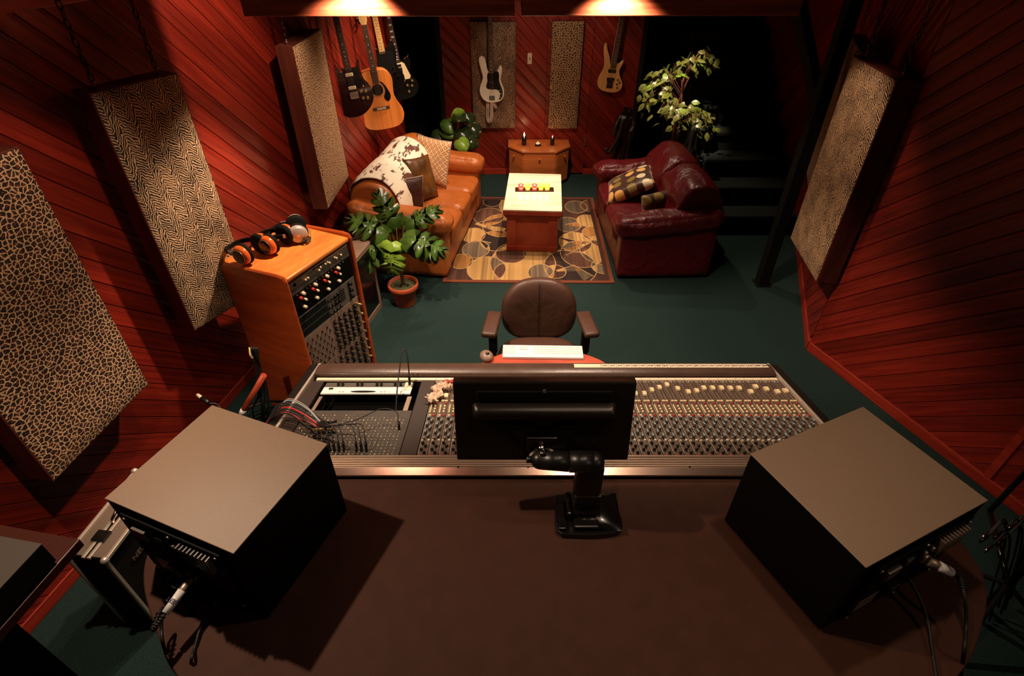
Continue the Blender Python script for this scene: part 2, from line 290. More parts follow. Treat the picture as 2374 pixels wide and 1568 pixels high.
# ------------------------------------------------------------------ mesh helpers
class MB:
    def __init__(s): s.b = bmesh.new(); s.uv = s.b.loops.layers.uv.new('UVMap'); s.mats = []; s.mi = 0; s.M = Matrix()
    def use(s, m):
        if m not in s.mats: s.mats.append(m)
        s.mi = s.mats.index(m); return s
    def _fin(s, geom, M=None, smooth=False):
        vs = [g for g in geom if isinstance(g, bmesh.types.BMVert)]
        mm = s.M @ (M or Matrix())
        for v in vs: v.co = mm @ v.co
        fs = set(f for v in vs for f in v.link_faces)
        for f in fs: f.material_index = s.mi; f.smooth = smooth
        return vs
    def box(s, x0, x1, y0, y1, z0, z1, bev=0, seg=2, M=None, smooth=None):
        r = bmesh.ops.create_cube(s.b, size=1)
        T = Matrix.Translation(((x0 + x1) / 2, (y0 + y1) / 2, (z0 + z1) / 2)) @ Matrix.Diagonal((x1 - x0, y1 - y0, z1 - z0, 1))
        for v in r['verts']: v.co = T @ v.co
        vs = r['verts']
        if bev > 0:
            ed = list({e for v in vs for e in v.link_edges})
            rr = bmesh.ops.bevel(s.b, geom=ed, offset=bev, segments=seg, affect='EDGES', profile=.5, clamp_overlap=True)
            vs = list({v for f in rr['faces'] for v in f.verts} | {v for v in vs if v.is_valid})
        s._fin(vs, M, smooth if smooth is not None else bev > 0 and seg > 2)
        return s
    def cyl(s, p0, p1, r0, r1=None, n=16, caps=True, smooth=True, M=None):
        p0, p1 = Vector(p0), Vector(p1); r1 = r0 if r1 is None else r1
        d = p1 - p0; q = d.to_track_quat('Z', 'Y').to_matrix().to_4x4()
        r = bmesh.ops.create_cone(s.b, cap_ends=caps, segments=n, radius1=max(r0, 1e-5), radius2=max(r1, 1e-5), depth=d.length)
        T = Matrix.Translation((p0 + p1) / 2) @ q
        s._fin(r['verts'], (M or Matrix()) @ T, smooth)
        for v in r['verts']:
            for f in v.link_faces:
                if len(f.verts) > 4: f.smooth = False
        return s
    def sph(s, c, r, n=12, sc=(1, 1, 1), M=None):
        q = bmesh.ops.create_uvsphere(s.b, u_segments=n, v_segments=max(6, n // 2 + 2), radius=r)
        s._fin(q['verts'], (M or Matrix()) @ Matrix.Translation(c) @ Matrix.Diagonal((*sc, 1)), True); return s
    def tube(s, pts, r, n=8, smooth=True, close=False):
        pts = [Vector(p) for p in pts]; rings = []; m = len(pts); up = Vector((0, 0, 1)); prev = None
        for i, p in enumerate(pts):
            a = pts[(i - 1) % m] if close else pts[max(0, i - 1)]; b = pts[(i + 1) % m] if close else pts[min(m - 1, i + 1)]
            t = (b - a).normalized()
            if prev is None: prev = t.orthogonal().normalized()
            prev = (prev - t * prev.dot(t)).normalized(); bn = t.cross(prev)
            rr = r[i] if isinstance(r, (list, tuple)) else r
            rings.append([s.b.verts.new(s.M @ (p + (prev * math.cos(2 * math.pi * k / n) + bn * math.sin(2 * math.pi * k / n)) * rr)) for k in range(n)])
        rng = range(m) if close else range(m - 1)
        for i in rng:
            A, B = rings[i], rings[(i + 1) % m]
            for k in range(n):
                f = s.b.faces.new((A[k], A[(k + 1) % n], B[(k + 1) % n], B[k])); f.smooth = smooth; f.material_index = s.mi
        if not close:
            for ring, rev in ((rings[0], True), (rings[-1], False)):
                f = s.b.faces.new(ring[::-1] if rev else ring); f.material_index = s.mi
        return s
    def lathe(s, prof, n=24, c=(0, 0, 0), smooth=True, M=None):
        mm = s.M @ (M or Matrix()) @ Matrix.Translation(c); rings = []
        for r, z in prof:
            rings.append([s.b.verts.new(mm @ Vector((max(r, 1e-5) * math.cos(2 * math.pi * k / n), max(r, 1e-5) * math.sin(2 * math.pi * k / n), z))) for k in range(n)])
        for A, B in zip(rings, rings[1:]):
            for k in range(n):
                f = s.b.faces.new((A[k], A[(k + 1) % n], B[(k + 1) % n], B[k])); f.smooth = smooth; f.material_index = s.mi
        for ring, rev in ((rings[0], True), (rings[-1], False)):
            f = s.b.faces.new(ring[::-1] if rev else ring); f.material_index = s.mi
        return s
    def prism(s, pts, t0, t1, axis='z', bev=0, M=None, smooth=False, uvscale=None):
        """closed 2-D outline extruded from t0 to t1. axis z: (x,y)->xy ; axis y: (x,z) with t along -y"""
        pts = [Vector((p[0], p[1])) for p in pts]
        ar = sum(a.x * b.y - b.x * a.y for a, b in zip(pts, pts[1:] + pts[:1]))
        if ar < 0: pts = pts[::-1]
        n = len(pts)
        def off(d):
            out = []
            for i in range(n):
                a, b, c = pts[i - 1], pts[i], pts[(i + 1) % n]
                e1 = (b - a); e2 = (c - b)
                n1 = Vector((-e1.y, e1.x)); n2 = Vector((-e2.y, e2.x))
                v = (n1.normalized() if n1.length else n1) + (n2.normalized() if n2.length else n2)
                v = v.normalized() if v.length > 1e-9 else Vector((0, 0))
                out.append(b + v * d)
            return out
        if bev: layers = [(bev, t0), (0, t0 + bev), (0, t1 - bev), (bev * .35, t1 - bev * .35), (bev, t1)]
        else: layers = [(0, t0), (0, t1)]
        mm = s.M @ (M or Matrix()); rings = []
        for d, t in layers:
            P2 = off(d) if d else pts
            rings.append([s.b.verts.new(mm @ (Vector((p.x, p.y, t)) if axis == 'z' else Vector((p.x, -t, p.y)))) for p in P2])
        for A, B in zip(rings, rings[1:]):
            for k in range(n):
                f = s.b.faces.new((A[k], A[(k + 1) % n], B[(k + 1) % n], B[k])); f.material_index = s.mi; f.smooth = smooth
        for ring, rev in ((rings[0], True), (rings[-1], False)):
            f = s.b.faces.new(ring[::-1] if rev else ring); f.material_index = s.mi
            if uvscale is not None or True:
                for l, p in zip(f.loops, pts[::-1] if rev else pts): l[s.uv].uv = (p.x, p.y)
        return s
    def quad(s, p, uvs=None, smooth=False):
        f = s.b.faces.new([s.b.verts.new(s.M @ Vector(q)) for q in p]); f.material_index = s.mi; f.smooth = smooth
        if uvs:
            for l, u in zip(f.loops, uvs): l[s.uv].uv = u
        return s
    def grid(s, fn, nu, nv, uvfn=None, smooth=True, closeu=False):
        V = [[s.b.verts.new(s.M @ Vector(fn(i / nu, j / nv))) for j in range(nv + 1)] for i in range(nu if closeu else nu + 1)]
        for i in range(nu):
            for j in range(nv):
                i2 = (i + 1) % nu if closeu else i + 1
                f = s.b.faces.new((V[i][j], V[i2][j], V[i2][j + 1], V[i][j + 1])); f.smooth = smooth; f.material_index = s.mi
                uv = [(i / nu, j / nv), ((i + 1) / nu, j / nv), ((i + 1) / nu, (j + 1) / nv), (i / nu, (j + 1) / nv)]
                for l, u in zip(f.loops, uv): l[s.uv].uv = uvfn(*u) if uvfn else u
        return s
    def build(s, name, mat=None, parent=None, weld=0, recalc=True, **kw):
        if mat is not None:
            if not s.mats: s.mats = [mat]
        if weld: bmesh.ops.remove_doubles(s.b, verts=s.b.verts, dist=weld)
        if recalc: bmesh.ops.recalc_face_normals(s.b, faces=s.b.faces)
        me = bpy.data.meshes.new(name); s.b.to_mesh(me); s.b.free()
        for m in s.mats: me.materials.append(m)
        o = bpy.data.objects.new(name, me); COL.objects.link(o)
        if parent is not None: o.parent = parent
        for k, v in kw.items(): o[k] = v
        return o
def thing(name, label, cat, loc=(0, 0, 0), rz=0.0, group=None, rot=None, M=None):
    o = bpy.data.objects.new(name, None); COL.objects.link(o); o.location = loc
    o.rotation_euler = rot if rot is not None else (0, 0, rz)
    if M is not None: o.matrix_world = M
    o.empty_display_size = .05
    o['label'] = label; o['category'] = cat
    if group: o['group'] = group
    return o
def tag(o, label, cat, group=None):
    o['label'] = label; o['category'] = cat
    if group: o['group'] = group
    return o
def struct(o): o['kind'] = 'structure'; return o
def copy_tree(o, parent=None):
    c = o.copy(); COL.objects.link(c)
    if parent is not None: c.parent = parent
    for ch in list(o.children): copy_tree(ch, c)
    return c
def smoothloop(pts, n=6):
    out = []; m = len(pts); P = [Vector((p[0], p[1])) for p in pts]
    for i in range(m):
        a, b, c, d = P[i - 1], P[i], P[(i + 1) % m], P[(i + 2) % m]
        for k in range(n):
            t = k / n
            out.append(.5 * ((2 * b) + (c - a) * t + (2 * a - 5 * b + 4 * c - d) * t * t + (3 * b - a - 3 * c + d) * t ** 3))
    return out
def curve3(pts, n=6):
    P = [Vector(p) for p in pts]; P = [P[0] * 2 - P[1]] + P + [P[-1] * 2 - P[-2]]; out = []
    for i in range(1, len(P) - 2):
        a, b, c, d = P[i - 1], P[i], P[i + 1], P[i + 2]
        for k in range(n):
            t = k / n
            out.append(.5 * ((2 * b) + (c - a) * t + (2 * a - 5 * b + 4 * c - d) * t * t + (3 * b - a - 3 * c + d) * t ** 3))
    out.append(P[-2]); return out
def basis(origin, xa, ya, za=None):
    xa = Vector(xa).normalized(); ya = Vector(ya); ya = (ya - xa * ya.dot(xa)).normalized(); za = xa.cross(ya)
    m = Matrix((xa, ya, za)).transposed().to_4x4(); m.translation = Vector(origin); return m
def text_mesh(txt, size, name, mat, parent, M, ext=.0006, label=None):
    cu = bpy.data.curves.new('t', 'FONT'); cu.body = txt; cu.size = size; cu.extrude = ext; cu.align_x = 'CENTER'; cu.align_y = 'CENTER'
    cu.resolution_u = 2
    to = bpy.data.objects.new('t', cu); COL.objects.link(to)
    dg = bpy.context.evaluated_depsgraph_get(); me = bpy.data.meshes.new_from_object(to.evaluated_get(dg))
    bpy.data.objects.remove(to); bpy.data.curves.remove(cu)
    me.transform(M); me.materials.clear(); me.materials.append(mat); me.name = name
    o = bpy.data.objects.new(name, me); COL.objects.link(o); o.parent = parent
    return o
# ================================================================== the room shell
CEIL = 3.0
def clip(poly, a, b, c):          # keep a*x+b*z <= c
    out = []
    for i in range(len(poly)):
        p, q = poly[i], poly[(i + 1) % len(poly)]
        dp, dq = a * p[0] + b * p[1] - c, a * q[0] + b * q[1] - c
        if dp <= 0: out.append(p)
        if (dp < 0 < dq) or (dq < 0 < dp):
            t = dp / (dp - dq); out.append((p[0] + (q[0] - p[0]) * t, p[1] + (q[1] - p[1]) * t))
    return out
def plank_set(parent, x0, x1, z0, z1, slope, y0=0.0, thick=.014, pitch=.092, gap=.003):
    d = (math.sqrt(.5), slope * math.sqrt(.5)); n = (-d[1], d[0])
    rect = [(x0, z0), (x1, z0), (x1, z1), (x0, z1)]
    cs = [n[0] * p[0] + n[1] * p[1] for p in rect]; k0 = math.floor(min(cs) / pitch); k1 = math.ceil(max(cs) / pitch)
    for k in range(k0, k1):
        a, b = k * pitch + gap / 2, (k + 1) * pitch - gap / 2
        lo = clip(clip(rect, -n[0], -n[1], -a), n[0], n[1], b)
        hi = clip(clip(rect, -n[0], -n[1], -(a + .0025)), n[0], n[1], b - .0025)
        if len(lo) < 3 or len(hi) < 3: continue
        ar = abs(sum(p[0] * q[1] - q[0] * p[1] for p, q in zip(hi, hi[1:] + hi[:1]))) / 2
        if ar < .0015: continue
        o_u = random.uniform(0, 50)
        bm = bmesh.new(); uvl = bm.loops.layers.uv.new('UVMap')
        def face(pts, y, rev=False):
            vs = [bm.verts.new((p[0], y, p[1])) for p in pts]
            f = bm.faces.new(vs[::-1] if rev else vs)
            for l in f.loops:
                q = (l.vert.co.x, l.vert.co.z); l[uvl].uv = (q[0] * d[0] + q[1] * d[1] + o_u, (q[0] * n[0] + q[1] * n[1]) - k * pitch)
            return vs
        top = face(hi, y0 + thick, True); mid = [bm.verts.new((p[0], y0 + thick - .0025, p[1])) for p in lo]; bot = [bm.verts.new((p[0], y0, p[1])) for p in lo]
        m = len(lo)
        for i in range(m):
            bm.faces.new((bot[i], bot[(i + 1) % m], mid[(i + 1) % m], mid[i]))
        if len(hi) == m:
            for i in range(m): bm.faces.new((mid[i], mid[(i + 1) % m], top[(i + 1) % m], top[i]))
        else:
            bm.faces.new(mid[::-1])
        bmesh.ops.recalc_face_normals(bm, faces=bm.faces)
        me = bpy.data.meshes.new('plank'); bm.to_mesh(me); bm.free(); me.materials.append(WALLW)
        o = bpy.data.objects.new('plank', me); COL.objects.link(o); o.parent = parent
def wall(name, A, B, slope, z0=0.0, z1=CEIL, ztop=2.28, planks=None, mat=WALLB, thick=.1):
    A = Vector((A[0], A[1], 0)); B = Vector((B[0], B[1], 0)); L = (B - A).length
    m = MB(); m.box(0, L, -thick, 0, z0, z1)
    o = m.build(name, mat); o.matrix_world = basis(A, B - A, Vector((0, 0, 1)).cross(B - A)); struct(o)
    if planks is None: planks = [(0, L, z0 if z0 else .07, ztop)]
    for p in planks:
        plank_set(o, *p, slope)
    return o, L
m = MB(); m.box(-4.2, 4.2, -1.6, 9.2, -.08, 0); floor = struct(m.build('floor', CARPET))
m = MB(); m.box(-4.2, 4.2, -1.6, 9.2, CEIL, CEIL + .1); ceil = struct(m.build('ceiling', BLACKP))
# left wall in two runs, a vertical joint between them
LW0, LW1, LW2 = (-2.774, -1.5), (-1.451, 4.67), (-1.184, 6.185)
wl, L1 = wall('wall_left', LW1, LW0, 1)
wl2, L2 = wall('wall_left', LW2, LW1, 1)
m = MB(); m.box(0, L1, .0, .02, 2.28, 2.37, bev=.004); struct(m.build('trim_1', TRIMW)).matrix_world = wl.matrix_world.copy()
m = MB(); m.box(-.02, .03, 0, .022, 0.08, 2.28, bev=.004); struct(m.build('trim_2', FRAMEW)).matrix_world = wl.matrix_world.copy()
m = MB(); m.box(.01, L1, .0, .022, 0, .07, bev=.003); struct(m.build('baseboard_left', TRIMW)).matrix_world = wl.matrix_world.copy()
# back wall with a closet door in it
BY = 6.63
DX0, DX1 = .385, .87
BL, BR = -.764, 1.39
wb, LB = wall('wall_back', (BR, BY), (BL, BY), 1, planks=[(0, BR - DX1 - .004, .07, CEIL - .3), (BR - DX0 + .004, BR - BL, .07, CEIL - .3), (BR - DX1, BR - DX0, 2.05, CEIL - .3)])
m = MB(); m.box(DX0, DX1, BY - .012, BY - .001, .015, 2.04)
door = struct(m.build('door_1', WALLB))
pl = MB(); pl.box(0, .001, 0, .001, 0, .001); d_anchor = None
dd = door
dd_local = basis((DX1, BY - .012, 0), (-1, 0, 0), (0, -1, 0))
plank_set(dd, 0, DX1 - DX0, .02, 2.035, 1)
for ch in dd.children: ch.data.transform(dd_local)
pl.b.free()
k = MB(); k.cyl((DX0 + .05, BY - .02, 1.02), (DX0 + .05, BY - .05, 1.02), .011); k.sph((DX0 + .05, BY - .066, 1.02), .026, 16); k.build('door_handle', BRASS, door)
k = MB(); k.box(DX1 - .01, DX1 + .012, BY - .036, BY - .026, .36, .46, bev=.002); k.build('hinge', BRASS, door)
m = MB(); m.box(BL, DX0, BY - .024, BY, 0, .07, bev=.004); struct(m.build('baseboard_back', TRIMW))
m = MB(); m.box(DX1, BR, BY - .024, BY, 0, .07, bev=.004); struct(m.build('baseboard_back', TRIMW))
m = MB(); m.box(BR - .001, BR + .05, BY - .02, BY + .1, 0, CEIL, bev=.003); struct(m.build('trim_3', BLACKP))
m = MB(); m.box(BL - .05, BL + .001, BY - .02, BY + .1, 0, CEIL, bev=.003); struct(m.build('trim_4', BLACKP))
# right wall: protruding corner, then away
RC = (2.21, 3.19)
wr, LR = wall('wall_right', (4.04, -1.5), RC, -1)
wr2, LR2 = wall('wall_right', RC, (2.875, 5.05), -1)
wr3, LR3 = wall('wall_right', (2.875, 5.05), (2.875, 8.9), -1)
for W, L in ((wr, LR), (wr2, LR2)):
    m = MB(); m.box(0, L, 0, .024, 0, .075, bev=.004); struct(m.build('baseboard_right', TRIMW)).matrix_world = W.matrix_world.copy()
m = MB(); m.box(LR - 1.33, LR - 1.29, .013, .026, .08, 2.28, bev=.003); struct(m.build('trim_5', TRIMW)).matrix_world = wr.matrix_world.copy()
# dark shell round everything
m = MB()
m.box(-4.2, 4.2, 9.0, 9.2, 0, CEIL); struct(m.build('wall_far', BLACKP))
m = MB(); m.box(-4.2, 4.2, -1.7, -1.5, 0, CEIL); struct(m.build('wall_front', BLACKP))
m = MB(); m.box(-4.3, -4.1, -1.6, 9.2, 0, CEIL); struct(m.build('wall_side', BLACKP))
m = MB(); m.box(4.1, 4.3, -1.6, 9.2, 0, CEIL); struct(m.build('wall_side', BLACKP))
m = MB(); m.box(-2.4, BL - .02, 7.3, 7.4, 0, CEIL); struct(m.build('wall_passage', BLACKP))

# ------------------------------------------------------------------ ceiling beam (two boxed lengths)
def beam(x0, x1, dy, label, zb):
    t = thing('ceiling_beam', label, 'beam', ((x0 + x1) / 2, 3.0 + dy, zb))
    h = (x1 - x0) / 2
    m = MB(); m.box(-h, h, 0, .04, 0, .46, bev=.004); m.build('face_board', BEAMW, t)
    m = MB(); m.box(-h, h, .041, .24, .004, .44, bev=.004); m.build('core', BLACKP, t)
    m = MB(); m.cyl((-h - .015, .12, .3), (-h - .015, .12, CEIL - zb), .02, n=8); m.cyl((h - .1, .12, .43), (h - .1, .12, CEIL - zb), .02, n=8); m.build('hanger', BLACKP, t)
    return t
tL = beam(-1.27, .012, 0, 'reddish wooden ceiling beam length with white hot spot, left of the gap', 2.19)
tR = beam(.045, 1.36, 0, 'reddish wooden ceiling beam length with pink hot spot, right of the gap', 2.192)

# ------------------------------------------------------------------ stairs and their rail
st = thing('staircase', 'dark green carpeted staircase rising behind the burgundy sofa', 'stairs', (2.405, 5.06, 0))
for i in range(12):
    z = .19 * (i + 1)
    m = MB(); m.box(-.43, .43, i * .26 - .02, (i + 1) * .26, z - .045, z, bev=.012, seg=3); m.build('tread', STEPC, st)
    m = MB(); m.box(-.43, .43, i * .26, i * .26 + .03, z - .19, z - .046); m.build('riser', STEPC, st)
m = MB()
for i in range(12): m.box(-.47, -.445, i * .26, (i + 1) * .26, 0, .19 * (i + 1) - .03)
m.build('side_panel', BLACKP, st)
t = thing('stair_post', 'black square post with a sloping rail in front of the stairs', 'post', (2.18, 4.10, 0))
m = MB(); m.box(-.045, .045, -.045, .045, 0, CEIL, bev=.004); m.build('post', BLKM, t)
m = MB(); a, b = Vector((0, .04, 1.5)), Vector((0, 2.08, 2.96)); q = basis((a + b) / 2, (1, 0, 0), b - a)
m.box(-.035, .035, -(b - a).length / 2, (b - a).length / 2, -.05, .05, bev=.004, M=q); m.build('rail', BLKM, t)
m = MB(); m.box(-.06, .06, -.06, .06, 0.001, .012); m.build('foot_plate', BLKM, t)

# ------------------------------------------------------------------ fabric acoustic panels
def chain(parent, x, y, z0, z1):
    m = MB(); L = .042; n = int((z1 - z0) / (L * .78)); z = z0
    for i in range(n):
        pts = []
        for k in range(10):
            a = 2 * math.pi * k / 10; p = Vector((math.cos(a) * .010, 0, math.sin(a) * L / 2))
            if i % 2: p = Vector((0, p.x, p.z))
            pts.append(Vector((x, y, z + L / 2)) + p)
        m.tube(pts, .0028, 5, close=True); z += L * .78
    m.build('chain', BLKG, parent)
    m = MB(); m.cyl((x, y, z0 - .02), (x, y, z0), .004, n=8); m.sph((x, y, z0 + .004), .008, 8); m.build('eye_hook', CHROME, parent)
def panel(p_bl, p_br, z0, z1, cloth, label, depth=.12, chains=True, group=None, lip=.014, tilt=0.0):
    """p_bl left / p_br right foot of the front face, as seen from inside the room"""
    A = Vector((p_bl[0], p_bl[1], 0)); B = Vector((p_br[0], p_br[1], 0)); W = (B - A).length
    M = basis(Vector((A.x, A.y, z0)), B - A, Vector((0, 0, 1)).cross(B - A))    # local y points away from the viewer
    if tilt: M = M @ Matrix.Rotation(tilt, 4, 'X')
    t = thing('sound_absorber', label, 'panel', M=M, group=group); H = z1 - z0
    m = MB()
    m.box(0, .018, 0, depth, 0, H, bev=.002, seg=1); m.box(W - .018, W, 0, depth, 0, H, bev=.002, seg=1)
    m.box(.018, W - .018, 0, depth, H - .018, H, bev=.002, seg=1); m.box(.018, W - .018, 0, depth, 0, .018, bev=.002, seg=1)
    m.box(.018, W - .018, depth - .02, depth - .01, .018, H - .018)
    m.build('frame', FRAMEW, t)
    m = MB()
    def fn(u, v):
        x, z = .006 + u * (W - .012), .006 + v * (H - .012)
        e = min(u, 1 - u) * W; f = min(v, 1 - v) * H; d = .012 * (1 - math.exp(-min(e, f) / .02))
        return (x, -d - .0015, z)
    m.grid(fn, 16, 24, lambda u, v: (u * W, v * H)); m.build('cloth', cloth, t)
    if chains:
        for cx in (.06, W - .06): chain(t, cx, .05, H + .02, CEIL - z0)
    return t
def face(pxl, pxr, py, Yn, Yf): pass
PR = PRE_MATS
panel((-1.92, 1.4515), (-1.835, 2.056), .70, 1.90, PR['leo'], 'large leopard print acoustic panel hanging nearest on the left wall', .11)
panel((-1.727, 2.39), (-1.54, 2.75), .78, 2.0, PR['zebra'], 'zebra print acoustic panel on chains behind the headphone rack', .12)
panel((-1.382, 3.86), (-1.375, 4.50), .81, 1.91, PR['leo_small'], 'tall narrow small-spotted leopard panel beside the hanging guitars', .11)
# right wall
panel((2.13, 3.80), (2.055, 3.17), .60, 1.87, PR['zebra_big'], 'zebra print acoustic panel hanging on the right wall', .13)
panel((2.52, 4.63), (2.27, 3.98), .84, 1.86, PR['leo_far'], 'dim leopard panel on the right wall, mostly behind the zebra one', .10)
# back wall
def zt(py, Y): return at_y(1187, py, Y).z
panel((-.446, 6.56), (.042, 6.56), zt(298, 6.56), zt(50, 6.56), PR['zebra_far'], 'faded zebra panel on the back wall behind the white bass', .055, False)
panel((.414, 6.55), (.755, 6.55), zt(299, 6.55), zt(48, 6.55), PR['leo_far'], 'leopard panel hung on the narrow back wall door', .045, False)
t = thing('light_switch', 'ivory light switch plate on the back wall between two panels', 'switch', (at_y(1228, 135, BY).x, BY - .0145, at_y(1228, 135, BY).z))
m = MB(); m.box(-.024, .024, -.006, 0, -.055, .055, bev=.003); m.build('plate', SWITCH, t)
m = MB(); m.box(-.005, .005, -.016, -.006, -.012, .012, bev=.002); m.build('toggle', GREYP, t)
# ================================================================== desk, speakers, console
DZ = .945
desk = thing('desk', 'curved brown desk top behind the mixing console', 'desk', (0.15, .9, DZ))
pts = [(-1.07, 1.279), (1.38, 1.279), (1.46, 1.13), (1.49, .97), (1.46, .86), (1.38, .76), (1.25, .64), (1.02, .51), (.68, .37), (.15, .29), (-.34, .33), (-.68, .455), (-.905, .61), (-1.06, .77), (-1.158, .905), (-1.19, 1.03), (-1.165, 1.17)]
corner = [Vector(pts[0]), Vector(pts[1])]
sm = smoothloop(pts[1:] + pts[:1], 5)
sm = [p for p in sm[:-5]] + [Vector(pts[0])]
m = MB(); m.M = Matrix.Translation((-.15, -.9, 0)); m.prism([(p.x, p.y) for p in sm], -.035, 0, bev=.004); m.build('top', DESKM, desk)
for x in (-.8, 1.1):
    m = MB(); m.box(x - .15 - .03, x - .15 + .03, -.35, .3, -DZ, -.036, bev=.003); m.build('leg_panel', BLKM, desk)

def speaker(cor, zt_, zb, label, panel_side, tagtxt, mirror):
    # cor: rear-left(as seen), ... given as plan points: r0,r1 rear corners, f0,f1 front corners
    r0, r1, f1, f0 = [Vector((c[0], c[1], 0)) for c in cor]
    X = (r1 - r0); W = X.length; D = ((f0 - r0).length + (f1 - r1).length) / 2; H = zt_ - zb
    M = basis((r0.x, r0.y, zb), X, f0 - r0)
    t = thing('studio_monitor', label, 'speaker', M=M)
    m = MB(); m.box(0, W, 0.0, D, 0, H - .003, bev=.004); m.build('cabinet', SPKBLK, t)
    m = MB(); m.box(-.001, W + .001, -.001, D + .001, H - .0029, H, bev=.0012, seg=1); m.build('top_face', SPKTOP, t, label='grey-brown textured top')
    m = MB()
    for (cx, cz, r) in ((W * .24, H * .5, .085), (W * .76, H * .5, .085), (W * .5, H * .55, .05)):
        m.cyl((cx, D, cz), (cx, D + .006, cz), r, n=24); m.cyl((cx, D + .006, cz), (cx, D + .008, cz), r * .8, r * .3, n=24)
    m.build('driver', BLKM, t)
    for x in (.04, W - .04):
        for y in (.04, D - .04):
            m = MB(); m.cyl((x, y, -.01), (x, y, 0), .014, n=12); m.build('rubber_foot', RUB, t)
    txt_ = tagtxt == 'LINC'
    # rear amplifier plate
    pn = MB(); pn.box(.05, W - .05, -.012, -.001, .035, H - .03, bev=.002); rp = pn.build('rear_plate', SPKBLK, t)
    m = MB()
    for k in range(9): m.box(W - .19 + k * .013, W - .19 + k * .013 + .004, -.03, -.012, H - .11, H - .045)
    m.build('heat_sink_fins', STEELD if txt_ else GREYP, rp)  # left fins get a darker colour standing in for shade
    for (x, z) in ((.065, .05), (W - .065, .05), (.065, H - .045), (W - .065, H - .045), (W / 2, H - .042)):
        m = MB(); m.cyl((x, -.012, z), (x, -.017, z), .005, n=8); m.build('screw', STEELD, rp)
    m = MB(); m.box(.08, .16, -.0135, -.012, .06, .12); m.build('rating_label', STEELD, rp)
    m = MB(); m.box(.09, .14, -.026, -.012, H - .10, H - .06, bev=.002); m.build('switch', GREYP, rp); m = MB(); m.box(.17, .20, -.02, -.012, H - .09, H - .065, bev=.002); m.build('switch', GREYP, rp)
    m = MB()
    for k in range(4): m.cyl((.24 + k * .03, -.012, H - .07), (.24 + k * .03, -.024, H - .07), .008, n=10)
    m.build('trim_knob', STEELD, rp)
    zi = .235 if txt_ else .13
    m = MB(); m.cyl((W * .54, -.012, zi), (W * .54, -.028, zi), .016, n=16); m.build('input_socket', STEELD, rp)
    m = MB(); m.box(W * .36, W * .44, -.03, -.012, .10, .15, bev=.002); m.build('mains_inlet', BLK, rp)
    return t, M, W, D, H
s = .950
lc = [(-1.197 * s, .989 * s), (-.749 * s, .813 * s), (-.583 * s, 1.189 * s), (-1.026 * s, 1.366 * s)]
rc = [(.932 * s, .773 * s), (1.394 * s, .982 * s), (1.204 * s, 1.358 * s), (.749 * s, 1.151 * s)]
spL, ML, WL_, DL_, HL_ = speaker(lc, 1.2985, DZ + .0105, 'large black studio speaker on the left of the desk', 0, 'LEFT', 1)
spR, MR, WR_, DR_, HR_ = speaker(rc, 1.2985, DZ + .0105, 'large black studio speaker on the right of the desk', 0, 'LINC', 1)

def xlr_cable(name, label, start, d, pts, txt, r=.0045, collar=.011, l=.075):
    """connector from start along d, then a cable through pts"""
    start = Vector(start); d = Vector(d).normalized()
    t = thing(name, label, 'cable', start)
    m = MB(); m.cyl((0, 0, 0), d * l * .9, collar * .95, n=18); m.build('connector', STEELD, t)
    e = d * l
    m = MB(); m.cyl(d * l * .5, d * l * 1.35, collar * 1.08, collar * .95, n=18); lab = m.build('white_tag', WHITE, t)
    zax = Vector((0, 0, 1)); side = d.cross(zax).normalized(); upn = side.cross(d).normalized()
    tm = basis(d * l * .92 + upn * (collar * 1.08), side, d)
    text_mesh(txt, .017, 'lettering', INK, lab, tm)
    cp = curve3([d * l * 1.3, d * l * 1.9] + [Vector(p) - start for p in pts], 8)
    m = MB(); m.tube(cp, r, 8); m.build('cord', RUB, t)
    m = MB()
    for k in range(2, 14):
        if k < len(cp) - 1:
            a = cp[k]; dd_ = (cp[k + 1] - cp[k - 1]).normalized(); m.cyl(a - dd_ * .002, a + dd_ * .002, r * 1.75, n=10)
    m.build('strain_relief', RUB, t)
    return t
def on(M, x, y, z): return M @ Vector((x, y, z))
a = on(ML, WL_ * .54, -.028, .13)
pA = at_z(395, 1385, 1.02); 
xlr_cable('signal_cable', 'black cable with a white LEFT tag behind the left speaker', a, on(ML, WL_ * .54, -.2, .10) - a,
          [at_z(376, 1410, 1.04), at_z(374, 1455, 1.0), at_z(380, 1500, .96), at_z(400, 1548, .72), at_z(440, 1600, .2)], 'LEFT')
a = on(ML, WL_ * .40, -.032, .125)
t = thing('power_cord', 'thin black cord hanging from the back of the left speaker', 'cable', a)
m = MB(); cp = curve3([(0, 0, 0), on(ML, WL_ * .40, -.06, .10) - a, at_z(498, 1398, 1.0) - a, at_z(470, 1440, .965) - a, at_z(452, 1500, .952) - a, at_z(442, 1545, .92) - a, at_z(440, 1620, .4) - a], 8)
m.tube(cp, .0042, 8); m.build('cord', RUB, t)
a = on(MR, WR_ * .54, -.028, .235)
xlr_cable('signal_cable', 'black cable with a bright white tag behind the right speaker', a, at_z(2210, 1330, 1.10) - a,
          [at_z(2236, 1385, 1.06), at_z(2240, 1450, 1.0), at_z(2232, 1530, .96), at_z(2218, 1640, .6)], 'LINC', .005, .0145, .10)
a = on(MR, WR_ * .36, -.032, .125)
t = thing('power_cord', 'thin black mains cord from the back of the right speaker', 'cable', a)
m = MB(); cp = curve3([(0, 0, 0), at_z(2092, 1330, 1.03) - a, at_z(2128, 1380, 1.0) - a, at_z(2150, 1440, .97) - a, at_z(2160, 1500, .955) - a, at_z(2172, 1580, .952) - a], 8)
m.tube(cp, .0045, 8); m.build('cord', RUB, t)
m = MB(); m.cyl((0, 0, 0), (cp[6] - cp[0]).normalized() * .045, .013, .008, n=12); m.build('plug', BLK, t)

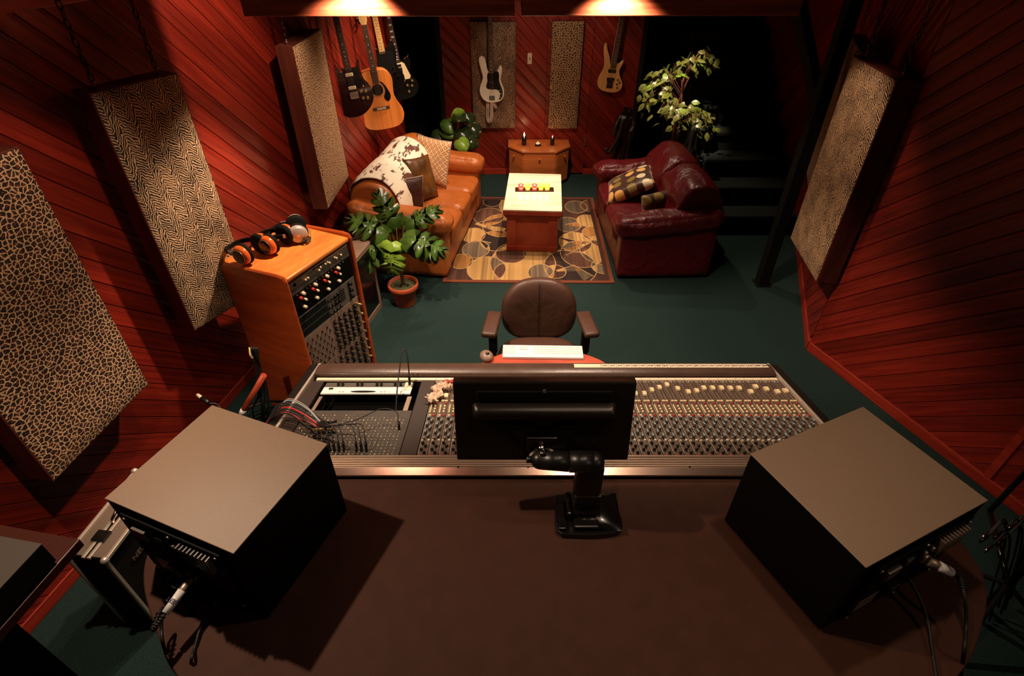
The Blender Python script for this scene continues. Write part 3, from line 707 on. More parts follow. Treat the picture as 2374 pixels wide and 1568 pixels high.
# ------------------------------------------------------------------ mixing console
C0, S0 = .973, .231
CM = Matrix(((1, 0, 0, 0), (0, C0, S0, 1.36), (0, -S0, C0, .97), (0, 0, 0, 1)))   # local x across, y towards the engineer, z off the panel
con = thing('mixing_console', 'large studio mixing console with rows of faders and knobs', 'console', M=CM)
XL, XR = -.945, 1.262
def part(name, mat, fn, parent=con, **kw):
    m = MB(); fn(m); return m.build(name, mat, parent, **kw)
part('body', BLKM, lambda m: (m.box(XL - .03, -.94, 0, .60, -.17, -.005), m.box(-.40, XR + .03, 0, .60, -.17, -.006), m.box(-.94, -.40, 0, .60, -.18, -.10)))
# legs (world vertical): built in local space through the inverse matrix
CI = CM.inverted()
for x in (-.8, 1.1):
    m = MB(); m.M = CI; m.box(x - .04, x + .04, 1.42, 1.9, .0, .74, bev=.004); m.build('pedestal', BLKM, con)
m = MB(); m.M = CI; m.box(-.8, 1.1, 1.62, 1.68, .2, .34); m.build('crossbar', BLKM, con)
for sgn, x in ((-1, XL), (1, XR)):
    part('side_cheek', BLK, lambda m: m.box(*sorted((x + sgn * .012, x + sgn * .055)), -.02, .735, -.17, .012, bev=.006))
    part('side_trim', ALU, lambda m: m.box(*sorted((x, x + sgn * .012)), -.02, .735, -.02, .018, bev=.002))
# arm rest
def arm(m):
    prof = smoothloop([(.615, .0), (.612, .022), (.64, .034), (.68, .036), (.715, .028), (.735, .0), (.73, -.04), (.68, -.05), (.63, -.04)], 5)
    n = 46
    def fn(u, v):
        p = prof[int(round(v * len(prof))) % len(prof)]
        e = min(u, 1 - u) * 2.2; k = 1 - .12 * math.exp(-e / .015)
        return (XL + .004 + u * (XR - XL - .008), .675 + (p.x - .675) * k, -.01 + (p.y + .01) * k)
    m.grid(fn, 40, len(prof))
part('arm_rest', PAD, arm, weld=.0001)
part('scribble_strip', IVORY, lambda m: m.box(XL + .02, XR - .006, .586, .607, -.004, .006, bev=.001))
m = MB()
for i in range(40): x = -.36 + .0405 * i; m.box(x - .0006, x + .0006, .588, .605, .006, .0064)
m.build('division_marks', REDP, con, kind='stuff')
def tape(m):
    prof = [(.646, .0368), (.664, .0385), (.68, .0385)]
    for i in range(2):
        (a0, b0), (a1, b1) = prof[i], prof[i + 1]
        m.quad([(.30, a0 + .006, b0), (1.235, a0 + .006, b0), (1.235, a1 + .006, b1), (.30, a1 + .006, b1)])
part('masking_tape', IVORY, tape)
m = MB()
rng = random.Random(3)
for i in range(22):
    x0 = .43 + i * .037
    m.box(x0 - .0008, x0 + .0008, .655, .684, .0386, .0392)
    if i < 3:
        for q in (-1, 1):
            mm = basis((x0 + .0185, .6685, .039), (1, q * .55, 0), (-q * .55, 1, 0)); m.box(-.014, .014, -.0009, .0009, 0, .0005, M=mm)
    else:
        xx = x0 + .006
        while xx < x0 + .03:
            h = rng.uniform(.004, .009); mm = basis((xx, .6685, .039), (rng.uniform(-.6, .6), 1, 0), (-1, rng.uniform(-.6, .6), 0))
            m.box(-h, h, -.0006, .0006, 0, .0005, M=mm); xx += rng.uniform(.002, .004)
m.build('handwriting', INK, con, kind='stuff')
# rear extrusion and reflecting rear panel
def ext(m):
    for k in range(5):
        m.box(XL - .01, XR + .01, -.032 + k * .0076, -.0255 + k * .0076, -.030, -.018 + k * .0052 + (.0015 if k in (0, 4) else 0), bev=.002)
part('rear_extrusion', STEEL, ext)
m = MB(); m.M = CI; mm = basis((0, 1.308, .957), (1, 0, 0), (0, 1, -.12)); m.box(XL - .01, XR + .01, -.027, .027, -.005, .002, M=mm, bev=.0006, seg=1); m.build('rear_ledge', LEDGE, con)
for x in (-.2, .06, .66, -.9, 1.18):
    m = MB(); m.M = CI; m.cyl((x, 1.322, .955), (x, 1.322, .9595), .0045, n=10); m.build('screw', CHROME, con)
# channel strips
STRW = .0405; X0 = -.36
def knob(m, x, y, r, h, body, cap, z=.001):
    m.use(body); m.cyl((x, y, z), (x, y, z + h), r, r * .8, n=10); m.use(cap); m.cyl((x, y, z + h), (x, y, z + h + .0012), r * .72, n=10)
def strip_meshes():
    m = MB(); m.use(CPANEL); m.box(.0012, STRW - .0012, .002, .584, -.005, .0); m.use(INK)
    m.use(BLKM); m.box(.024, .0262, .418, .565, -.0005, .0006)
    m.use(IVORY)
    for k in range(9): m.box(.017, .0215, .43 + k * .015, .4308 + k * .015, 0, .0005)
    for k in range(5): m.box(.029, .033, .425 + k * .01, .4258 + k * .01, 0, .0005)
    m.box(.002, .0028, .02, .39, 0, .0006)
    for y in (.045, .075, .12, .165, .21, .245): m.box(.006, .012, y, y + .0008, 0, .0005); m.box(.029, .036, y + .01, y + .0108, 0, .0005)
    panel_me = m
    return panel_me
pm = strip_meshes(); strip0 = pm.build('channel_strip', None, con)
m = MB()
m.use(WHITE)
for x, y in ((.008, .578), (.018, .579), (.014, .571), (.03, .572)): m.sph((x, y, .001), .0022, 6)
m.use(CREAM)
for x in (.009, .0235): m.box(x, x + .0125, .395, .403, 0, .007, bev=.001, seg=1)
for k in range(7): m.box(.0075, .0125, .305 + k * .0095, .3115 + k * .0095, 0, .004)
for k in range(3): m.box(.024, .031, .307 + k * .022, .318 + k * .022, 0, .006, bev=.001, seg=1)
m.use(REDP); m.sph((.030, .380, .003), .005, 8); m.sph((.031, .282, .003), .0055, 8)
m.use(CREAM); m.box(.008, .018, .279, .286, 0, .006); m.box(.005, .012, .098, .104, 0, .006); m.use(WHITE); m.box(.028, .036, .102, .108, 0, .006)
m.build('buttons', None, strip0, kind='stuff')
m = MB()
for k in range(6):
    knob(m, .0125 + (k % 2) * .0145, .257 - k * .0265, .0058, .0125, GREYP, BLUEP)
    knob(m, .029 - (k % 2) * .016, .245 - k * .0265, .0042, .009, GREYP, BLUEP)
for k in range(4): knob(m, .013 + (k % 2) * .0135, .082 - k * .0205, .006, .0125, BLK, GREYP)
m.use(REDP); m.sph((.012, .008, .003), .0035, 6)
m.build('knobs', None, strip0, kind='stuff')
def fader(parent, y):
    m = MB(); P_ = [(-.016, .0), (-.016, .009), (-.005, .0145), (0, .012), (.005, .0145), (.016, .009), (.016, .0)]
    mm = basis((.0251, y, .001), (0, 1, 0), (0, 0, 1)); m.prism(P_, -.0085, .0085, M=mm); return m.build('fader_cap', CREAM, parent)
fader0 = fader(strip0, 0.0)
strip0.location = (X0, 0, 0)
fy = {24: .492, 25: .515, 26: .54, 27: .505, 28: .475, 29: .485, 30: .51, 31: .51, 32: .51, 33: .508, 34: .508, 35: .476, 36: .522, 37: .50, 38: .476, 39: .485}
fader0.location.y = .50
for i in range(1, 40):
    if X0 + i * STRW > XR - .02: break
    c = strip0.copy(); COL.objects.link(c); c.parent = con; c.location = (X0 + i * STRW, 0, 0)
    for ch in strip0.children:
        d = ch.copy(); COL.objects.link(d); d.parent = c
        if d.name.startswith('fader_cap'): d.location.y = fy.get(i, .46 if i > 3 else .44)
part('end_blank', CPANELD, lambda m: m.box(X0 + 40 * STRW - .003, XR - .001, .002, .584, -.005, .001))
# left: divider, patch bay, empty bay, white rack unit
part('divider_strip', CPANELD, lambda m: m.box(-.425, -.362, .002, .584, -.005, .003, bev=.001))
part('bay_liner', BLKM, lambda m: (m.box(-.885, -.43, .58, .60, -.17, -.013), m.box(-.89, -.884, .0, .60, -.17, -.012), m.box(-.43, -.425, .0, .6, -.17, -.006), m.box(-.885, -.43, .33, .336, -.17, -.013)))
part('rack_rail', STEELD, lambda m: m.box(-.475, -.455, .335, .47, -.02, -.016))
part('rack_rail', STEELD, lambda m: m.box(-.875, -.86, .335, .47, -.02, -.016))
part('left_blank', CPANELD, lambda m: m.box(XL + .001, -.885, .002, .584, -.01, .0))
pb = part('patch_bay', PATCH, lambda m: m.box(-.884, -.43, .003, .333, -.012, -.004, bev=.002))
m = MB(); m.use(CREAM)
for ix in range(26):
    for iy in range(15):
        x = -.868 + ix * .0165; y = .02 + iy * .0195
        if ix in (8, 9) or (iy > 13 and ix > 12): continue
        m.use(STEELD if (ix + iy) % 3 else CREAM); m.cyl((x, y, -.004), (x, y, -.0028), .0026, n=6, smooth=False)
        m.use(CREAM)
        if iy % 3 == 0: m.box(x - .003, x + .003, y + .006, y + .0068, -.004, -.0034)
m.build('jack_socket', None, pb, kind='stuff')
wu = part('white_rack_unit', WHITE, lambda m: m.box(-.872, -.463, .476, .535, -.012, -.004, bev=.002))
m = MB(); m.prism([(-.68 + .058 * math.cos(a * math.pi / 12), .492 + .0085 * math.sin(a * math.pi / 12)) for a in range(24)], -.004, -.0028); m.build('oval_window', BLKM, wu)
m = MB()
for x in (-.79, -.775, -.60, -.585, -.53, -.51): m.prism([(x, .487), (x + .009, .49), (x, .494)], -.004, -.003)
m.build('arrow_mark', REDP, wu)
m = MB(); m.box(-.845, -.825, .512, .526, -.004, -.0026); m.build('button', BLKM, wu)
kn = part('knob_rail', GREYP, lambda m: m.box(-.872, -.463, .537, .578, -.012, -.005, bev=.001))
for x in (-.81, -.79, -.72, -.70, -.63, -.61, -.545, -.52, -.478):
    m = MB(); m.cyl((x, .553, -.005), (x, .553, .012), .0072, .006, n=14); m.build('knob', BLKG, kn)
m = MB(); m.box(-.5, -.468, .505, .576, -.004, -.002); m.build('paper_label', IVORY, kn)
# keyboard shelf of the console
m = MB(); m.M = CI
el = [(.165 + .375 * math.cos(a * math.pi / 20), 2.09 + .235 * math.sin(a * math.pi / 20)) for a in range(21)]
m.prism(el, .69, .712, bev=.003); m.build('keyboard_shelf', REDW, con)
m = MB(); m.M = CI; m.box(-.15, .48, 1.9, 2.08, .665, .689); m.build('shelf_bracket', BLKM, con)

# patch cords
def cord(label, col, pts, r=.003, plug0=None, plug1=None, name='patch_cord', group=None, ctr=None):
    P_ = [CM @ Vector(p) for p in pts]; o = P_[-1]
    t = thing(name, label, 'cable', o, group=group)
    m = MB(); m.tube([p - o for p in curve3(P_, 7)], r, 7); m.build('cord', col, t)
    if plug1:
        m = MB(); e = Vector((0, 0, 0)); u = (CM.to_3x3() @ Vector((0, -.15, 1))).normalized()
        m.cyl(e - u * .0, e + u * .035, .0052, n=10); m.build('plug', BLK, t)
    return t
for k in range(9):
    x = -.735 + k * .0185 + (.03 if k > 5 else 0); h = .045 + .006 * (k % 3)
    P_ = [(-.80 + k * .006, .20 - k * .004, .02 + .004 * k), (-.77 + k * .008, .14, .045), (x - .03, .095, .06 + .003 * k), (x - .004, .055, .058), (x, .043, .033)]
    t = cord(('leftmost', 'second from the left', 'third from the left', 'fourth from the left', 'fifth from the left', 'sixth from the left', 'third from the right', 'second from the right', 'rightmost')[k] + ' black patch cord in the row of plugs on the patch bay', RUB, P_, .0019, group='black patch cords plugged in a row on the patch bay')
    m = MB(); o = CM @ Vector(P_[-1]); A = CM @ Vector((x, .043, .036)) - o; B = CM @ Vector((x, .040, -.003)) - o
    m.cyl(A, B, .0055, .005, n=10); m.build('plug', BLK, t)
t = cord('single long patch cord looping to the right side of the patch bay', RUB, [(-.70, .17, .03), (-.62, .19, .045), (-.54, .25, .055), (-.475, .235, .05), (-.462, .20, .03)], .0021)
m = MB(); o = CM @ Vector((-.462, .20, .03)); m.cyl((0, 0, 0), (CM @ Vector((-.458, .185, -.003))) - o, .0055, .005, n=10); m.build('plug', BLK, t)
t = cord('black cable arching up over the white rack unit', RUB, [(-.512, .36, -.06), (-.514, .45, .03), (-.515, .535, .085), (-.508, .59, .15), (-.492, .60, .152), (-.482, .58, .11), (-.478, .56, .03)], .0032)
m = MB(); o = CM @ Vector((-.478, .56, .03)); m.cyl((0, 0, .02), (CM @ Vector((-.478, .56, .0))) - o, .006, n=10); m.build('plug', BLK, t)
for lab, colr, dy, r in (('thick red cable lying over the patch bay corner', REDP, 0, .0045), ('second red cable just above the thick one', REDP, .022, .0032), ('thin grey-green cable arching over the left console edge', BLUEP, .05, .0022), ('thin pale pink cable arching over the left console edge', STRAP, .056, .0022)):
    cord(lab, colr, [(-1.03, .22 + dy, -.02), (-.985, .245 + dy, .03), (-.93, .235 + dy, .045 + dy * .6), (-.85, .20 + dy, .035 + dy * .5), (-.775, .165 + dy * .6, .02)], r)
for k in range(6):
    cord(('nearest', 'second nearest', 'third nearest', 'third farthest', 'second farthest', 'farthest')[5 - k] + ' black loom cable crossing the left console edge to the patch bay', RUB, [(-1.04, .20 + k * .008, -.05), (-.985, .225 + k * .012, .03 + k * .004), (-.91, .22 + k * .014, .05), (-.83, .17 + k * .016, .03 + .005 * (k % 2)), (-.76, .13 + k * .016, .018)], .0032, group='black loom cables over the left console edge')
t = thing('cable_bundle', 'knot of bundled plugs and cable ends on the patch bay', 'cable', CM @ Vector((-.765, .16, .02)))
m = MB(); rg = random.Random(5)
o = CM @ Vector((-.765, .16, .02))
for k in range(16):
    a = CM @ Vector((-.80 + rg.uniform(0, .07), .11 + rg.uniform(0, .10), .004 + rg.uniform(0, .03))) - o; d = CM.to_3x3() @ Vector((rg.uniform(.02, .05), rg.uniform(-.02, .01), rg.uniform(-.004, .01)))
    m.use(rg.choice([BLK, GOLD, BLK, STEELD])); m.cyl(a, a + d, .0055, n=8)
m.build('plugs', None, t, kind='stuff')
# crumpled paper on the first faders
def paper(cx, cy, sc, rz, label):
    o = CM @ Vector((cx, cy, .016)); t_ = MB(); rg = random.Random(int(sc * 1000) + 3)
    def fn(u, v):
        x = (u - .5) * .06 * sc; y = (v - .5) * .12 * sc
        z = .012 * math.sin(u * 7 + v * 9) * math.cos(v * 13) + .006 * math.sin(u * 21 + v * 17)
        x += .012 * math.sin(v * 11); q = Matrix.Rotation(rz, 3, 'Z') @ Vector((x, y, z + .008)); return CM.to_3x3() @ q
    t_.grid(fn, 10, 18); ob = t_.build('crumpled_tape', TISSUE); ob.location = o; tag(ob, label, 'paper')
    sol = ob.modifiers.new('s', 'SOLIDIFY'); sol.thickness = .0006
paper(-.338, .485, .62, -.4, 'crumpled pale tape lying on the leftmost faders, upper piece')
paper(-.342, .415, .8, -.5, 'crumpled pale tape hanging down beside the divider strip')
paper(-.300, .50, .45, 1.1, 'small crumpled tape scrap beside the monitor edge')
for i, x in enumerate((-.325, -.298, -.272)):
    o = CM @ Vector((x + .02, .565, .001)); t = thing('red_button', ('leftmost', 'middle', 'rightmost')[i] + ' of three red buttons above the leftmost faders', 'button', o, group='red buttons above the leftmost faders')
    m = MB(); mm = CM.to_3x3().to_4x4(); m.box(-.009, .009, -.011, .011, 0, .014, bev=.002, M=mm); m.build('cap', REDP, t)

# ------------------------------------------------------------------ computer monitor on its arm
mt = thing('computer_monitor', 'black flat screen seen from behind, held on an arm over the console', 'monitor', M=basis((.098, 1.20, 1.335), (1, 0, 0), (0, 1, -.19)))
W_, H_ = .552, .296
m = MB(); m.box(-W_ / 2, W_ / 2, -.012, .022, -H_ / 2, H_ / 2, bev=.006); m.build('housing', MONB, mt)
m = MB(); m.box(-W_ / 2 + .012, W_ / 2 - .012, .0221, .0228, -H_ / 2 + .012, H_ / 2 - .012); m.build('screen', BLKG, mt)
def ridge(u, v):
    x = (u - .5) * (W_ * .80); a = v * math.pi; e = min(u, 1 - u) * W_ * .8; k = min(1, math.sqrt(max(0, e / .022 * (2 - min(e / .022, 1)))) if e < .022 else 1)
    return (x, -.012 - .036 * math.sin(a) * k, .050 - .026 * math.cos(a) * (0.6 + .4 * k))
m = MB(); m.grid(ridge, 60, 12); m.build('rear_ridge', MONB, mt)
m = MB(); m.box(-.205, .205, -.016, -.0121, .082, .118, bev=.002)
m.build('vent_plate', BLKM, mt)
m = MB()
for k in range(64): x = -.2 + k * .00635; m.box(x, x + .002, -.018, -.016, .086, .114)
m.build('vent_slots', BLK, mt, kind='stuff')
m = MB(); m.cyl((.0, -.0135, .118), (0, -.0165, .118), .006, n=12); m.build('screw', GREYP, mt)
sh = [(-.105, .01), (-.04, .01), (-.03, -.004), (0, -.012), (.03, -.004), (.04, .01), (.105, .01), (.10, -.02), (.075, -.05), (.07, -.11), (-.07, -.11), (-.075, -.05), (-.10, -.02)]
m = MB(); m.prism([(x, z - .01) for x, z in sh], .0125, .022, axis='y', bev=.002); m.build('mount_plate', BLK, mt)
ar = thing('monitor_arm', 'black jointed monitor arm standing on the desk', 'monitor arm', (.250, 1.135, DZ + .0005)); ar.scale = (1, 1, .94)
m = MB()
base = [(-.10, -.085), (-.04, -.10), (.05, -.10), (.115, -.08), (.12, -.02), (.10, .055), (.04, .075), (-.045, .075), (-.095, .03)]
m.prism(smoothloop(base, 3), 0, .022, bev=.006); m.build('base', BLKG, ar)
def hump(u, v):
    x = .032 + u * .085; y = -.085 + v * .15; return (x, y, .022 + .030 * (1 - u ** 2) * math.sin(v * math.pi) ** .5)
m = MB(); m.grid(hump, 8, 14); m.build('base_hump', BLKG, ar)
m = MB(); m.box(-.095, -.07, -.085, .05, .022, .036, bev=.004); m.box(-.066, -.05, -.05, .04, .022, .07, bev=.006); m.build('side_rib', BLKG, ar)
m = MB(); m.cyl((-.048, -.005, .05), (.045, -.005, .05), .042, n=24); m.box(-.045, .04, -.085, -.005, .02, .045, bev=.006); m.build('lower_joint', BLKG, ar)
m = MB(); m.M = Matrix.Translation((0, 0, 0)); m.box(-.046, .040, -.038, .028, .05, .30, bev=.014, seg=4); m.build('column', BLK, ar)
m = MB(); m.box(-.0465, .0405, -.0385, .0285, .148, .151); m.build('joint_ring', GREYP, ar)
m = MB(); m.cyl((.005, -.008, .298), (-.07, -.006, .298), .036, n=24); m.sph((.005, -.008, .298), .036, 20); m.build('elbow', BLK, ar)
m = MB(); m.cyl((-.071, -.006, .298), (-.16, .0, .299), .034, .032, n=24); m.sph((-.16, .0, .299), .032, 20); m.cyl((-.19, 0, .3), (-.205, 0, .3), .012, n=12); m.build('cross_arm', BLK, ar)
m = MB(); m.tube(curve3([(-.19, .01, .30), (-.18, .02, .315), (-.168, .025, .33)], 4), .009, 8); m.tube(curve3([(-.12, .01, .315), (-.13, .02, .325), (-.145, .025, .335)], 4), .009, 8)
m.build('fork', STEELD, ar)
m = MB(); m.cyl((-.158, .0, .325), (-.158, .03, .345), .012, n=12); m.sph((-.158, -.004, .335), .008, 10); m.build('pivot', CHROME, ar)
m = MB(); m.box(-.205, -.110, .016, .024, .32, .385, bev=.004); m.build('tilt_bracket', BLKG, ar)

# ------------------------------------------------------------------ keyboard and mouse
kb = thing('computer_keyboard', 'white full-size computer keyboard on the red shelf', 'keyboard', M=basis((.165, 2.288, .7125), (1, -.022, 0), (.022, 1, 0)))
m = MB(); m.box(-.215, .215, -.055, .056, 0, .006, bev=.002); m.box(-.214, .214, -.053, -.03, .006, .012, bev=.002); m.build('case', WHITE, kb)
keyg = {}
def key(x, y, wdt, h=.0155):
    if (wdt, h) not in keyg:
        m = MB(); m.box(-wdt / 2 + .001, wdt / 2 - .001, -h / 2 + .001, h / 2 - .001, 0, .005, bev=.0012, seg=1); o = m.build('key', WHITE, kb); keyg[(wdt, h)] = o
    else:
        o = keyg[(wdt, h)].copy(); COL.objects.link(o); o.parent = kb
    o.location = (x, y, .006)
# the keyboard faces the engineer: it is turned round as the camera sees it
rows = [(-.045, [1] * 3 + [5.2] + [1] * 4), (-.028, [2.0] + [1] * 10 + [2.2]), (-.011, [1.6] + [1] * 11 + [1.6]), (.006, [1.3] + [1] * 12 + [.9 + .2]), (.023, [1.6] + [1] * 12), (.041, [1] * 14)]
for y, ws in rows:
    tot = sum(ws); sc = .262 / tot; x = .208 - .262
    for wk in ws: key(x + wk * sc / 2, y, round(wk * sc, 4)); x += wk * sc
for y in (-.045, -.028, -.011, .006, .023, .041):
    for k in range(4): key(-.205 + .0165 * k, y, .0165)
for y in (.041, .023, -.028, -.045):
    for k in range(3): key(-.128 + .0165 * k + .008, y, .0165)
ms = thing('trackball', 'silver grey trackball on the left of the red shelf', 'mouse', M=basis(at_z(1128, 830, .713), (1, .3, 0), (-.3, 1, 0)))
m = MB(); m.sph((0, 0, .012), .036, 20, (1.0, 1.25, .62)); m.build('shell', TAUPE, ms)
m = MB(); m.sph((.004, -.006, .028), .012, 12); m.build('ball', BLKG, ms)
# ================================================================== chair
ch = thing('office_chair', 'brown leather swivel chair with padded arms facing the console', 'chair', (.165, 2.66, 0))
def squircle(u, wx, wz, n=2.5):
    a = 2 * math.pi * u; c, s_ = math.cos(a), math.sin(a)
    return wx * math.copysign(abs(c) ** (2 / n), c), wz * math.copysign(abs(s_) ** (2 / n), s_)
def backrest(u, v):
    rr = min(1, v * 2) if v <= .5 else min(1, (1 - v) * 2)
    x, z = squircle(u, .23, .212, 2.6)
    x *= (1 - .10 * (z > 0) * (z / .212) ** 2)
    x *= rr; z *= rr
    seam = .003 * math.exp(-(x / .005) ** 2)
    y = (-(.052 * (1 - rr ** 4) ** .5) + seam) if v <= .5 else .03 * (1 - rr ** 3) ** .5
    y += -.25 * x * x / .243 * .6
    return (x, y + .05, z)
bm_ = MB(); bm_.M = Matrix.Translation((0, .09, .648)) @ Matrix.Rotation(R(-10), 4, 'X'); bm_.grid(backrest, 48, 28, closeu=True); bm_.build('backrest', CHAIRL, ch, weld=.0005)
m = MB(); m.M = Matrix.Translation((0, .09, .648)) @ Matrix.Rotation(R(-10), 4, 'X'); m.tube([(0, .0, -.19), (0, -.003, -.09), (0, -.004, .0), (0, -.003, .1), (0, .004, .165), (0, .02, .2)], .0016, 6); m.build('centre_seam', BLK, ch)
def seat(u, v):
    rr = min(1, v * 2) if v <= .5 else min(1, (1 - v) * 2); x, y = squircle(u, .25, .235, 3.2); x *= rr; y *= rr
    z = .045 * (1 - rr ** 4) ** .5 if v <= .5 else -.035 * (1 - rr ** 3) ** .5
    return (x, y - .14, .45 + z)
m = MB(); m.grid(seat, 40, 20, closeu=True); m.build('seat', CHAIRL, ch, weld=.0005)
for sx in (-1, 1):
    m = MB(); M_arm = Matrix.Translation((sx * .285, -.01, .635)) @ Matrix.Rotation(sx * R(8), 4, 'Z'); m.box(-.045, .045, -.125, .115, -.018, .022, bev=.018, seg=5, M=M_arm, smooth=True); m.build('arm_pad', CHAIRL, ch)
    m = MB(); m.box(sx * .28 - .026, sx * .28 + .026, -.05, -.005, .44, .617, bev=.008); m.box(sx * .28 - .017, sx * .28 + .017, -.04, -.015, .375, .44, bev=.004); m.build('arm_post', BLKM, ch)
    m = MB(); m.box(*sorted((sx * .08, sx * .295)), -.05, -.005, .375, .395, bev=.003); m.build('arm_bracket', BLKM, ch)
m = MB(); m.box(-.04, .04, .08, .12, .38, .6, bev=.01); m.box(-.09, .09, -.22, .1, .375, .412, bev=.01); m.build('mechanism', BLKM, ch)
m = MB(); m.cyl((0, -.12, .1), (0, -.12, .376), .028, n=16); m.build('column', BLKM, ch)
for k in range(5):
    a = R(90 + 72 * k); d = Vector((math.cos(a), math.sin(a), 0)); m = MB(); m.tube([Vector((0, -.12, .12)), Vector((0, -.12, .11)) + d * .15, Vector((0, -.12, .075)) + d * .29], [.026, .022, .016], 8); sp = m.build('base_leg', BLKM, ch)
    m = MB(); c = Vector((0, -.12, .03)) + d * .29; m.cyl(c + Vector((-d.y, d.x, 0)) * .02, c - Vector((-d.y, d.x, 0)) * .02, .03, n=16); m.build('caster', BLK, sp)

# ================================================================== rug
def P0(zx, zy): return at_z(1020 + zx / 3.919, 280 + zy / 3.919, 0)
rx0, rx1, ry0, ry1 = -.60, .905, 4.107, 5.90
NU, NV = 380, 450
us = np.linspace(rx0, rx1, NU + 1); vs = np.linspace(ry0, ry1, NV + 1); X, Y = np.meshgrid(us, vs, indexing='ij')
pal = np.array([[.060, .022, .013], [.52, .30, .10], [.020, .009, .006], [.18, .125, .075], [.38, .17, .04], [.10, .040, .022]])
rg = np.random.RandomState(4)
idx = np.zeros_like(X, int); line = np.zeros_like(X, bool)
circ = [(430, 1360, .175, 1), (625, 1385, .125, 3), (925, 1390, .115, 4), (1190, 1335, .24, 2), (1480, 1330, .10, 3), (650, 1215, .145, 2), (1290, 1215, .20, 1), (520, 1100, .165, 2), (200, 1290, .105, 4),
        (470, 745, .10, 2), (440, 880, .16, 5), (1230, 790, .12, 3), (1160, 950, .13, 3), (1335, 915, .11, 1), (1400, 1030, .12, 4), (1060, 1380, .09, 2), (300, 1050, .12, 1), (880, 1215, .12, 3), (1230, 1110, .16, 1), (330, 1180, .13, 3), (700, 780, .2, 1), (1370, 780, .12, 5), (760, 1300, .3, 1), (560, 960, .2, 0), (1480, 1180, .22, 5)]
for zx, zy, r, k in circ:
    p = P0(zx, zy); d = np.hypot((X - p.x), (Y - p.y) * .78); ins = d < r
    idx = np.where(ins, (idx * 2 + k) % 6, idx); line |= np.abs(d - r) < .0035
for (ax, ay), (bx, by) in (((1060, 1370), (1220, 1320)), ((1220, 1320), (1400, 1420)), ((320, 945), (600, 870)), ((320, 945), (600, 990)), ((1130, 950), (1250, 930)), ((370, 1100), (470, 1120)), ((1100, 1070), (1360, 1120)), ((1360, 1120), (1150, 1230))):
    a, b = P0(ax, ay), P0(bx, by); dx, dy = b.x - a.x, b.y - a.y; L = math.hypot(dx, dy)
    t_ = ((X - a.x) * dx + (Y - a.y) * dy) / L ** 2; dist = np.abs((X - a.x) * dy - (Y - a.y) * dx) / L
    line |= (t_ > 0) & (t_ < 1) & (dist < .004)
    s_ = ((X - a.x) * dy - (Y - a.y) * dx) / L
    idx = np.where((t_ > 0) & (t_ < 1) & (s_ > 0) & (s_ < .10 * t_ + .02), (idx + 1) % 6, idx)
col = pal[idx]
sn = rg.rand(6, NU + 1); sm_ = np.where(rg.rand(6, NU + 1) > .5, sn, 1.0)
for k in range(6):
    w_ = np.repeat(rg.rand(NU // 5 + 2), 5)[:NU + 1]; st_ = .72 + .5 * w_; big = np.repeat(rg.rand(NU // 14 + 2) > .72, 14)[:NU + 1]
    msk = idx == k; f = np.broadcast_to((st_ * np.where(big, 1.45 if k in (0, 2, 5) else .62, 1.0))[:, None], X.shape)
    col = np.where(msk[..., None], col * f[..., None], col)
col = np.where(line[..., None], np.array([.55, .33, .13]), col)
bd = (X < rx0 + .035) | (X > rx1 - .035) | (Y < ry0 + .035) | (Y > ry1 - .035)
bd2 = (X < rx0 + .07) | (X > rx1 - .07) | (Y < ry0 + .0) | (Y > ry1 - .07)
col = np.where(bd2[..., None], np.array([.055, .018, .01]), col); col = np.where(bd[..., None], np.array([.20, .05, .018]), col)
me = bpy.data.meshes.new('rug'); nvx = (NU + 1) * (NV + 1)
Z = .012 + .0 * X; co = np.stack([X - .15, Y - 5.0, Z], -1).reshape(-1, 3)
ii = np.arange(nvx).reshape(NU + 1, NV + 1); q = np.stack([ii[:-1, :-1], ii[1:, :-1], ii[1:, 1:], ii[:-1, 1:]], -1).reshape(-1, 4)
extra = np.array([[rx0, ry0], [rx1, ry0], [rx1, ry1], [rx0, ry1]]); ex = np.concatenate([np.c_[extra[:, 0] - .15, extra[:, 1] - 5.0, np.full(4, .001)]])
co = np.concatenate([co, ex]); cs = [ii[0, 0], ii[-1, 0], ii[-1, -1], ii[0, -1]]
faces = q.tolist() + [[int(nvx + 0), int(nvx + 1), int(cs[1]), int(cs[0])], [int(nvx + 1), int(nvx + 2), int(cs[2]), int(cs[1])], [int(nvx + 2), int(nvx + 3), int(cs[3]), int(cs[2])], [int(nvx + 3), int(nvx + 0), int(cs[0]), int(cs[3])]]
nf = len(faces); me.vertices.add(len(co)); me.vertices.foreach_set('co', co.ravel().astype(np.float32))
me.loops.add(nf * 4); me.loops.foreach_set('vertex_index', np.array(faces, dtype=np.int32).ravel()); me.polygons.add(nf); me.polygons.foreach_set('loop_start', np.arange(0, nf * 4, 4, dtype=np.int32)); me.update(); me.validate()
ca = me.color_attributes.new('col', 'FLOAT_COLOR', 'POINT'); cc = np.ones((len(co), 4), np.float32); cc[:nvx, :3] = col.reshape(-1, 3); cc[nvx:, :3] = (.20, .05, .018); ca.data.foreach_set('color', cc.ravel())
me.materials.append(vcol('rug_wool')); rug = bpy.data.objects.new('area_rug', me); COL.objects.link(rug); rug.location = (.15, 5.0, 0); rug.rotation_euler.z = R(-.6)
tag(rug, 'brown and tan patterned rug with overlapping circles under the coffee table', 'rug')

